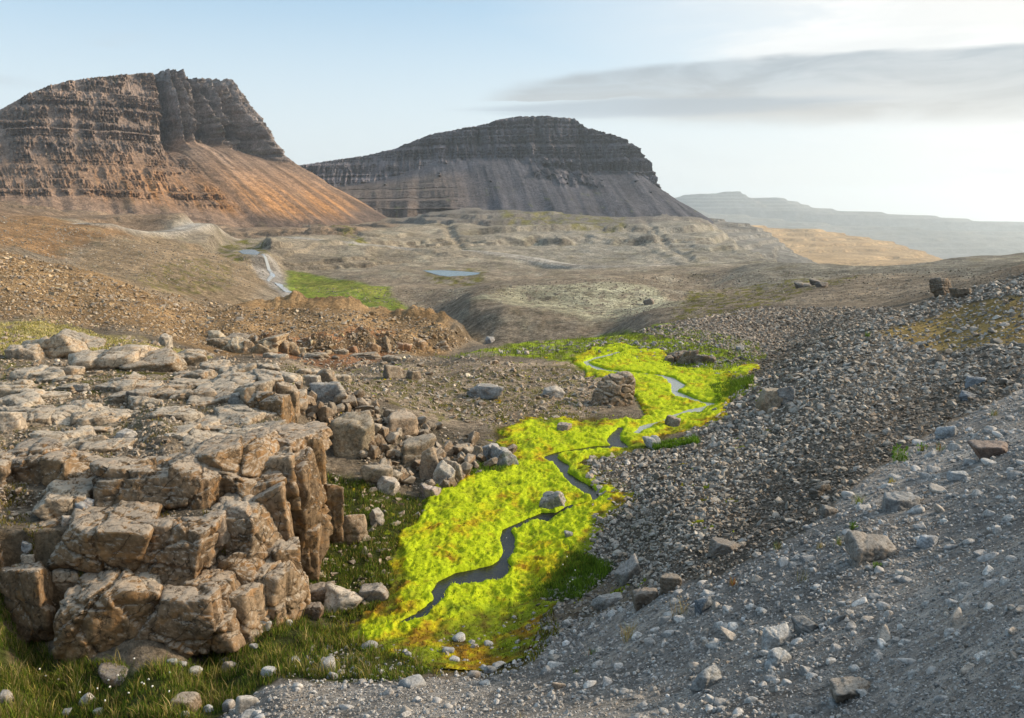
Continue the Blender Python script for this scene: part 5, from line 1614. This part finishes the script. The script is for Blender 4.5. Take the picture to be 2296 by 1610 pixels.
for x, y, bw, bh, lb, cl in [
    (1740, 1428, 62, 56, 'large pale elongated cobble, tilted, in the middle of the gravel bank', (.36, .36, .35)), (1748, 1474, 58, 36, 'pale cobble just below the large elongated one', (.34, .345, .34)), (1813, 1405, 54, 28, 'dark flat slab propped on a stone right of the large pale cobble', (.17, .17, .165)),
    (1580, 1353, 42, 36, 'dark blue-grey round cobble near the seed-head plant', (.15, .17, .19)), (1594, 1518, 70, 40, 'broad grey stone half buried at the lower gravel bank', (.28, .285, .28)), (1915, 1545, 100, 34, 'long brown stone half buried at the bottom of the gravel bank', (.23, .20, .165)),
    (2080, 1212, 42, 34, 'smooth pale blue-grey cobble on the upper gravel bank', (.27, .285, .30)), (1955, 1230, 108, 58, 'wide brown bedrock slab breaking through the gravel', (.21, .19, .165)), (2022, 1126, 78, 36, 'long tilted grey slab on the upper gravel', (.22, .22, .215)),
    (2230, 1008, 66, 36, 'squared red-brown stone at the top of the gravel near the right edge', (.19, .14, .115)), (2124, 967, 44, 30, 'smooth grey oval boulder where scree meets gravel', (.27, .285, .295)), (2172, 887, 38, 20, 'dark blue flat stone in the upper scree near the right edge', (.15, .165, .18)), (2186, 853, 36, 26, 'tilted blue-grey slab standing in the upper scree', (.19, .205, .22)), (2150, 1066, 44, 24, 'long pale cobble on the upper right gravel', (.28, .29, .295)),
    (1506, 1306, 52, 40, 'brown angular block at the lower scree edge', (.20, .165, .125)), (1450, 1335, 60, 46, 'dark brown block leaning against the scree above the gravel', (.15, .125, .10)), (1412, 1285, 62, 40, 'big grey block at the left toe of the scree above the grass', (.25, .235, .215)), (1370, 1345, 60, 26, 'low slanted slab at the lower left toe of the scree', (.23, .22, .205)), (1628, 1226, 70, 30, 'long flat brown slab in the dark lower scree', (.18, .155, .13)), (1840, 1100, 46, 30, 'large dark block in the dark band of the scree', (.13, .115, .095)), (1860, 1145, 40, 26, 'grey-brown block at the gravel edge of the dark scree', (.2, .185, .165))]:
    boulder(x, y, bw, bh, lb, cl, M_COB if cl[2] > .175 else M_SCREE, 'stone', sharp=9 if cl[2] > .25 else 20, cat='stone', lift=.14, depth=.9)
for x, y, bw, bh, lb, cl in [
    (588, 1398, 40, 32, 'large whitish rounded stone in the grass right of the crag foot', WH), (648, 1394, 18, 18, 'small whitish stone right of the large whitish one in the grass', WH), (601, 1504, 40, 22, 'pale half-buried stone in the grass above the gravel tongue', WH), (512, 1491, 36, 24, 'brown-grey rounded stone in the grass below the crag', (.2, .17, .14)),
    (505, 1478, 18, 14, 'small blue-grey stone touching the brown rounded one', BL), (570, 1447, 20, 12, 'small pale stone in the grass below the large whitish one', WH), (512, 1458, 14, 13, 'tiny white stone in the grass below the crag corner', WH), (659, 1478, 22, 15, 'pale blue-grey stone in the grass left of the gravel mound', G_), (385, 1482, 24, 14, 'greenish-grey stone at the foot of the lowest crag block', (.27, .29, .26)), (408, 1487, 22, 10, 'flat pale stone beside the greenish-grey one', WH),
    (732, 1489, 44, 38, 'big round grey boulder on the gravel mound at lower centre', (.27, .265, .25)), (742, 1513, 26, 20, 'round grey cobble tucked below the boulder on the gravel mound', G_), (418, 1570, 64, 44, 'brown angular boulder in the grass at the bottom left', (.22, .17, .12)), (548, 1572, 50, 46, 'pointed grey-tan stone at the edge of the gravel tongue', (.29, .27, .24)), (512, 1578, 34, 36, 'upright grey stone left of the pointed one', (.26, .24, .22)), (465, 1586, 24, 22, 'round bluish stone beside the brown boulder at bottom left', (.30, .31, .32)), (415, 1600, 22, 20, 'round grey stone at the bottom frame edge near the brown boulder', G_), (192, 1566, 34, 30, 'pointed pale stone among cottongrass at bottom left', (.33, .31, .28)), (218, 1594, 28, 16, 'flat pale stone at the bottom left among grass', (.33, .33, .31)), (148, 1596, 18, 16, 'small round stone at the bottom left', (.3, .3, .28)), (432, 1503, 34, 18, 'flat lichened stone in the grass below the second crag block', (.26, .25, .22)), (10, 1560, 34, 30, 'pale stone on the bare bank at the far left bottom corner', (.30, .27, .23)), (262, 1512, 90, 26, 'low mossy ledge stone in front of the biggest crag block', (.13, .10, .08)),
    (560, 1600, 30, 22, 'grey cobble on the bottom gravel tongue', G_), (830, 1445, 40, 16, 'flat grey stone at the end of the moss lobe', (.27, .26, .25)), (1006, 1458, 28, 20, 'pale blocky stone in the orange moss at lower centre', G_), (1030, 1428, 32, 20, 'whitish stone in the orange moss at lower centre', WH), (1098, 1500, 30, 20, 'dark grey oval cobble at the moss-gravel edge', (.2, .21, .22)), (1096, 1443, 24, 18, 'pale stone right of the orange moss', G_), (1060, 1510, 26, 24, 'tan upright stone at the gravel edge', (.3, .26, .22)), (1018, 1478, 28, 18, 'flat pale stone left of the dark peat patch', WH), (925, 1510 + 20, 60, 22, 'grey slab at the top of the bottom gravel', G_)]:
    boulder(x, y, bw, bh, lb, cl, M_COB if cl[0] > .22 else M_BOULD, 'stone', sharp=7, cat='stone', n=10 if bw < 30 else 16, crack=0.0, lift=.06)
for x, y, bw, bh, lb, cl in [
    (183, 1138, 46, 46, 'blue-grey boulder perched on the crag ledge', (.25, .27, .29)), (480, 1178, 62, 60, 'rounded brown boulder lodged between the crag tiers', (.22, .18, .14)), (533, 1150, 64, 42, 'brown block resting on the crag next to the lodged boulder', (.22, .175, .13)), (82, 998, 40, 34, 'pale pointed boulder on the left of the crag top', (.34, .32, .29)), (22, 945, 54, 46, 'pale brown boulder at the left edge above the crag', (.32, .27, .21)), (308, 890, 46, 32, 'dark triangular boulder on the plateau gravel', (.18, .165, .145)), (284, 978, 48, 26, 'smooth pale flat boulder on the crag top', (.36, .345, .32)), (532, 892, 36, 28, 'angular grey boulder at the back of the crag top', (.25, .24, .22)), (184, 870, 30, 20, 'small pale boulder on the grassy plateau', (.31, .28, .24)), (590, 990, 70, 34, 'smooth grey cap stone on the right end of the crag', (.30, .30, .29)), (278, 1060, 52, 28, 'brown stone in a mossy hollow of the crag top', (.24, .2, .155)), (370, 765, 30, 26, 'pale cracked boulder above the cream moss', (.31, .275, .225)), (190, 972, 40, 24, 'tan stone wedged under the slab on the plateau', (.28, .24, .19)), (65, 1255, 30, 34, 'rough pale stone at the left end of the crag', (.3, .26, .21)), (60, 1225, 26, 22, 'small grey stone above the rough pale one', G_), (250, 1330, 26, 18, 'little pale stone on top of the biggest crag block', (.33, .29, .25)), (153, 1222 - 55, 30, 20, 'weathered stone on the left crag shelf', (.28, .24, .2))]:
    boulder(x, y, bw, bh, lb, cl, M_BOULD, 'boulder', sharp=18, cat='boulder', lift=.22, crack=.02)
for x, y, bw, bh, lb, cl in [
    (790, 1185, 66, 66, 'squared brown block fallen beside the crag cliff', (.22, .17, .12)), (845, 1160, 36, 34, 'rough grey boulder in the grass between crag and moss', (.27, .25, .22)), (720, 1330, 74, 44, 'brown boulder at the right foot of the crag', (.21, .16, .12)), (770, 1345, 74, 44, 'pale lichened boulder where grass meets moss', (.31, .275, .23)), (840, 1330, 66, 36, 'low rubble boulder at the moss edge', (.24, .21, .18)), (700, 1370, 50, 34, 'dark brown boulder at the foot of the crag corner', (.15, .11, .08)), (850, 1065, 60, 50, 'angular block on the lower rubble ridge', (.25, .21, .16)),
    (795, 975, 92, 96, 'massive lichened block with a flat pale top on the rubble ridge', (.21, .175, .125)), (735, 880, 80, 46, 'broad grey cap rock at the top of the rubble ridge', (.28, .275, .26)), (930, 1015, 66, 66, 'sharp-faced brown block in the middle of the rubble ridge', (.24, .20, .145)), (965, 1040, 40, 74, 'leaning tan slab beside the sharp-faced block', (.28, .22, .16)), (995, 1066, 50, 48, 'pale pointed slab at the tip of the rubble ridge', (.30, .275, .235)), (1020, 1058, 36, 48, 'dark leaning slab at the outer tip of the rubble ridge', (.22, .19, .155)), (1128, 1025, 46, 46, 'pale blue-grey boulder at the right end of the rubble ridge', (.32, .33, .335)), (1100, 1015, 40, 44, 'grey boulder next to the right end of the rubble ridge', (.29, .29, .285)), (900, 930 + 20, 70, 46, 'brown block on the crest of the rubble ridge', (.23, .18, .13)), (870, 1090, 50, 36, 'pale slab below the rubble ridge near the grass', (.29, .265, .235)), (965, 1105, 40, 30, 'reddish-grey boulder at the moss edge below the rubble ridge', (.26, .22, .20)),
    (880, 835, 44, 30, 'large lichened boulder standing on the brown flat', (.25, .215, .17)), (700, 855, 36, 30, 'pale round-topped boulder behind the rubble ridge', (.31, .28, .235)), (730, 845, 44, 36, 'brown boulder pair member behind the rubble ridge', (.23, .185, .135)), (1075, 878, 46, 28, 'grey angular boulder in the stony flat', (.27, .265, .255)), (1240, 880, 46, 22, 'flat pale boulder left of the big domed boulder', (.3, .28, .25)), (1265, 885 + 75, 30, 20, 'small pinkish boulder at the moss margin', (.3, .24, .2)), (930, 842, 30, 20, 'brown boulder right of the large lichened one', (.25, .2, .145))]:
    boulder(x, y, bw, bh, lb, cl, M_BOULD, 'boulder', sharp=20, cat='boulder', lift=.24, crack=.03)
# the body of the rubble ridge
x, y = rand_in_poly(PG_RIDGE, 300, rng)
X, Y, z, ok = hits(x, y)
s = np.clip(sizes(300, rng, 22, 62, 1.6) * Y / FPX, .3, 1.4)
o_ = np.argsort(-s)[:170]
place_individuals([X[o_], Y[o_], z[o_] + .1 * s[o_], s[o_]], BLD_ME, 'rubble_block', 'brown lichened block', 'boulder', 'blocks', rng, .85, .1, zones=[(700, 900, 'at the top of the rubble ridge'), (780, 1000, 'on the steep left side of the rubble ridge'), (880, 980, 'on the crest of the rubble ridge'), (950, 1060, 'in the lower middle of the rubble ridge'), (1090, 1020, 'at the right end of the rubble ridge')])
fl = field(PG_RIDGE, 900, 8, 24, .12, .6, rng, 1.6)
scatter_stuff('rubble', *fl, HULLS, M_BOULD, BROWN, 'small rubble between the blocks of the ridge', 'rubble', rng)
fl = field([(60, 1090), (400, 1080), (520, 1040), (620, 1080), (560, 1200), (330, 1180), (100, 1180)], 500, 5, 22, .06, .35, rng, 1.7)
scatter_stuff('rubble', *fl, HULLS, M_BOULD, BROWN, 'small stones on the ledges of the crag', 'rubble', rng)


# ------------------------------------------------------------------ grass
def blades(name, X, Y, z, h, cols, label, rg, lean=.5, wd=.016, cat='grass', parent=None, kind='stuff', colarr=None):
    n = len(X)
    ang_ = rg.uniform(0, 2 * math.pi, n); L = rg.uniform(.1, lean, n) * h
    dx_, dy_ = np.cos(ang_) * L, np.sin(ang_) * L
    pa = rg.uniform(0, 2 * math.pi, n); w_ = wd * rg.uniform(.7, 1.4, n)
    px, py = np.cos(pa) * w_ / 2, np.sin(pa) * w_ / 2
    V = np.zeros((n, 5, 3))
    V[:, 0] = np.stack([X - px, Y - py, z - .02], 1); V[:, 1] = np.stack([X + px, Y + py, z - .02], 1)
    V[:, 2] = np.stack([X + dx_ * .35 - px * .8, Y + dy_ * .35 - py * .8, z + h * .6], 1); V[:, 3] = np.stack([X + dx_ * .35 + px * .8, Y + dy_ * .35 + py * .8, z + h * .6], 1)
    V[:, 4] = np.stack([X + dx_, Y + dy_, z + h], 1)
    F = np.array([[0, 1, 3], [0, 3, 2], [2, 3, 4]])
    Fa = (F[None] + (np.arange(n) * 5)[:, None, None]).reshape(-1, 3)
    cc = (colarr if colarr is not None else np.array(cols)[rg.integers(0, len(cols), n)]) * rg.lognormal(0, .25, (n, 1))
    me = mesh_np(name, V.reshape(-1, 3), Fa, M_GRASS, np.repeat(np.clip(cc, .01, .6), 5, 0), True)
    o = link(name, me, parent)
    if kind: tag(o, label, cat, kind=kind)
    return o


def clumpy(pts, n, rg, thr=-.1, hb=.2):
    x, y = rand_in_poly(pts, n, rg); X, Y, z, ok = hits(x, y)
    f = fbm2(X * 1.1, Y * 1.1, 3, .6, 91)
    k = ok & (f > thr) & (channel(X, Y) > .15)
    X, Y, z, f = X[k], Y[k], z[k], f[k]
    h = hb * (0.55 + .9 * np.clip(f + .3, 0, 1)) * rg.uniform(.6, 1.3, len(X))
    return X, Y, z, h


GC = [(.07, .12, .015), (.10, .16, .018), (.05, .085, .012), (.17, .18, .03), (.26, .21, .07), (.12, .19, .02)]
blades('grass', *clumpy(PG_GRASS_L, 26000, rng, -.25, .22), GC, 'rank dark green grass in the hollow at the foot of the crag', rng, .7)
sx_ = clumpy(PG_GRASS_L, 9000, rng, .08, .42)
blades('grass', *sx_, [(.26, .21, .07), (.16, .16, .03), (.12, .17, .02), (.30, .25, .11)], 'taller straw-tipped grass clumps in the hollow below the crag', rng, .9, .018)
hx_ = clumpy([(0, 800), (260, 830), (640, 850), (640, 1000), (560, 1230), (330, 1310), (0, 1310)], 16000, rng, .12, .10)
blades('heath', *hx_, [(.12, .12, .02), (.17, .14, .03), (.08, .09, .018), (.20, .15, .04)], 'low olive heath and moss in the joints of the crag and plateau', rng, .9, .03, 'heath')
cm_ = clumpy([(-10, 725), (130, 720), (250, 758), (480, 802), (420, 818), (230, 802), (-10, 800)], 12000, rng, -.12, .16)
blades('heath', *cm_, [(.44, .37, .15), (.36, .32, .10), (.28, .27, .07), (.48, .42, .22)], 'cream and yellow woolly moss over the upper left ledges', rng, .9, .06, 'heath')
fx_ = clumpy([(600, 815), (1290, 815), (1430, 900), (1290, 945), (1090, 950), (870, 890), (660, 870)], 14000, rng, .14, .12)
blades('heath', *fx_, [(.14, .15, .02), (.18, .16, .03), (.10, .12, .02)], 'patches of low olive heath on the brown flat', rng, .9, .05, 'heath')
blades('grass', *clumpy(PG_GRASS_M, 12000, rng, -.15, .20), GC, 'green grass on the slope between crag and moss', rng, .7, .02)
PG_EDGE = [(700, 1430), (840, 1320), (850, 1250), (940, 1110), (1050, 1050), (1120, 1040), (1090, 955), (1200, 930), (1440, 930), (1560, 960), (1430, 1020), (1310, 1035), (1440, 1110), (1340, 1200), (1330, 1260), (1230, 1350), (1260, 1420), (1170, 1512), (980, 1520), (840, 1490)]
e_ = clumpy(PG_EDGE, 30000, rng, -.2, .15)
kz = bil(cover, e_[0] / e_[1], np.log(e_[1]), mcol[0], mcol[-1], mrow[0], mrow[-1]) < .25
blades('grass', *[v[kz] for v in e_], [(.10, .13, .015), (.16, .17, .02), (.26, .21, .03), (.09, .07, .02), (.14, .20, .02)], 'mixed short grass and moss fringe round the moss carpet', rng, .8, .022)
blades('grass', *clumpy(PG_GRASS_R, 6000, rng, -.5, .24), [(.09, .17, .015), (.13, .20, .02), (.06, .11, .012)], 'fresh green grass patch at the toe of the scree', rng, .6)
blades('grass', *clumpy(PG_GREEN_S2, 1500, rng, -.6, .35), [(.09, .18, .015), (.12, .21, .02)], 'bright green grass tuft strip beside the pale boulder', rng, .6, .03)
blades('grass', *clumpy(PG_GREEN_S1, 2500, rng, -.6, .4), [(.09, .16, .015), (.12, .19, .02)], 'green grass strips between the scree fingers', rng, .6, .035)
blades('grass', *clumpy(PG_GREEN_UP, 9000, rng, -.05, .3), [(.10, .16, .015), (.15, .19, .02), (.20, .25, .02)], 'low green growth on the rim above the moss field', rng, .8, .05)
blades('grass', *clumpy([(980, 1060), (1060, 1030), (1140, 1040), (1150, 985), (1170, 985), (1160, 1055), (1060, 1080)], 2500, rng, -.5, .22), [(.10, .19, .015), (.14, .22, .02)], 'green grass fringe between the rubble ridge and the moss', rng, .6, .025)


xm = rng.uniform(0, 1, 30000); vi = rng.integers(0, len(V_MOSS), 16000)
pm = V_MOSS[vi] + rng.normal(0, .03, (16000, 3)) * np.array([1, 1, 0])
cm = C_MOSS[vi]
blades('moss_shoots', pm[:, 0], pm[:, 1], pm[:, 2] - .01, rng.uniform(.04, .10, 16000), None, 'fine bright shoots bristling from the moss cushions', rng, .8, .03, 'moss', colarr=cm)


def tuft(x, y, hpx, n, cols, label, name='grass_tuft', cat='grass tuft', spread=.5):
    h0 = hit1(x, y + hpx * .4); k = h0[1] / FPX; hh = hpx * k
    root = link(name, None, None, tuple(h0)); tag(root, label, cat, None)
    rg = np.random.default_rng(int(x * 7 + y))
    X = rg.normal(0, hh * spread * .4, n); Y = rg.normal(0, hh * spread * .4, n)
    blades('blades', X, Y, np.zeros(n) - hh * .05, hh * rg.uniform(.5, 1.1, n), cols, '', rg, .8, max(.9 * k, .006), parent=root, kind=None)
    return root, hh, rg


DRY = [(.36, .28, .14), (.30, .22, .09), (.20, .20, .05)]; LF = [(.10, .19, .03), (.14, .24, .04), (.08, .13, .02)]; RED = [(.28, .08, .03), (.30, .18, .05), (.12, .16, .03)]
for x, y, hp, n, cl, lb in [
    (1411, 1415, 46, 60, DRY, 'tall dry straw-coloured grass tuft on the lower gravel bank'), (1525, 1362, 40, 30, DRY, 'pale seed-head plant standing left of the dark round cobble'), (1644, 1302, 26, 40, RED, 'reddish plant at the lower edge of the scree'), (1744, 1222, 24, 40, LF + DRY, 'yellow-green tuft at the gravel edge below the long slab'), (1840, 1222, 20, 30, DRY, 'small dry tuft left of the bushy one by the bedrock slab'), (1882, 1213, 26, 50, LF + DRY, 'bushy olive tuft just left of the wide bedrock slab'), (1914, 1180, 18, 40, LF, 'small dark green cushion plant above the bedrock slab'), (1926, 1118, 28, 50, LF + DRY, 'upright yellow-green plant at the scree edge'), (2016, 1020, 36, 90, LF, 'leafy green shrub standing on the scree edge'), (1966, 1268, 16, 40, LF, 'fresh green sprig below the bedrock slab'), (2000, 1075, 18, 20, [(.4, .32, .05)], 'small yellow plant above the long tilted slab'), (2106, 1000, 26, 30, LF + RED, 'red and green plant beside the smooth oval boulder'), (2068, 1004, 18, 20, RED, 'thin red sprigs near the leafy shrub'), (1805, 1285, 44, 14, DRY, 'single tall dry stalk on the gravel'), (1293, 1503, 20, 30, LF + DRY, 'small tuft low on the central gravel'), (1325, 1460, 20, 26, LF + RED, 'sparse green sprig above the small tuft on the central gravel'), (1163, 1600, 36, 14, DRY, 'thin dry stalks at the bottom edge of the gravel'), (2230, 925, 18, 26, LF + DRY, 'green tuft near the right edge below the scree'), (1945, 745 + 5, 16, 40, LF, 'green clump among the rocks of the upper right slope')]:
    root, hh, rg = tuft(x, y, hp, n, cl, lb, 'grass_tuft' if 'tuft' in lb or 'stalk' in lb else 'small_plant', 'grass tuft' if 'tuft' in lb or 'stalk' in lb else 'plant')
    if 'seed-head' in lb:
        for q in range(12):
            p, F = ico(1, q, 1, .1)
            link('seed_head', mesh_np('seed_head', p * hh * .11, F, M_GRASS, np.tile((.42, .34, .24), (len(p), 1))), root, (rg.normal(0, hh * .35), rg.normal(0, hh * .25), hh * rg.uniform(.6, 1.15)))
    if 'shrub' in lb or 'fresh' in lb or 'cushion' in lb:
        n_l = 40
        X = rg.normal(0, hh * .3, n_l); Y = rg.normal(0, hh * .3, n_l); z = rg.uniform(0, hh, n_l)
        blades('leaves', X, Y, z, np.full(n_l, hh * .16), LF, '', rg, 1.6, hh * .13, parent=root, kind=None)

# cottongrass heads
stem_v, stem_f = None, None
p, F = ico(2, 3, 1.0, .2)
HEAD = mesh_np('flower_head', p * .062, F, plain_attr_material('cotton_white', 1.0, 30, .1, .3), np.tile((.78, .78, .74), (len(p), 1)))
sv = np.array([[-.004, 0, 0], [.004, 0, 0], [.004, .004, .26], [-.004, .004, .26], [0, .006, 0], [0, .008, .26]]); sf = np.array([[0, 1, 2], [0, 2, 3], [1, 4, 5], [1, 5, 2], [4, 0, 3], [4, 3, 5]])
STEM = mesh_np('stem', sv, sf, M_GRASS, np.tile((.12, .16, .03), (6, 1)))
proto = None
CG = [(103, 1517), (130, 1527), (218, 1550), (246, 1532), (251, 1547), (240, 1578), (289, 1556), (317, 1535), (322, 1540), (335, 1531), (346, 1547), (384, 1558), (382, 1509), (300, 1480), (88, 1505), (180, 1560), (268, 1522), (1273, 1250), (1289, 1277), (1282, 1300), (1276, 1306), (1262, 1268)]
for i, (x, y) in enumerate(CG):
    h = hit1(x, y + 14)
    root = link('cottongrass', None, None, tuple(h), (0.1, .1, i), None)
    root.scale = (1, 1, .8 + .05 * (i % 6))
    if i < 17: tag(root, 'white cottongrass head in the dark grass at lower left', 'flower', 'cottongrass below the crag')
    else: tag(root, 'white cottongrass head in the grass at the toe of the scree', 'flower', 'cottongrass at the scree toe')
    link('stem', STEM, root); link('flower_head', HEAD, root, (0, .006, .28))
print('objects', len(bpy.data.objects))
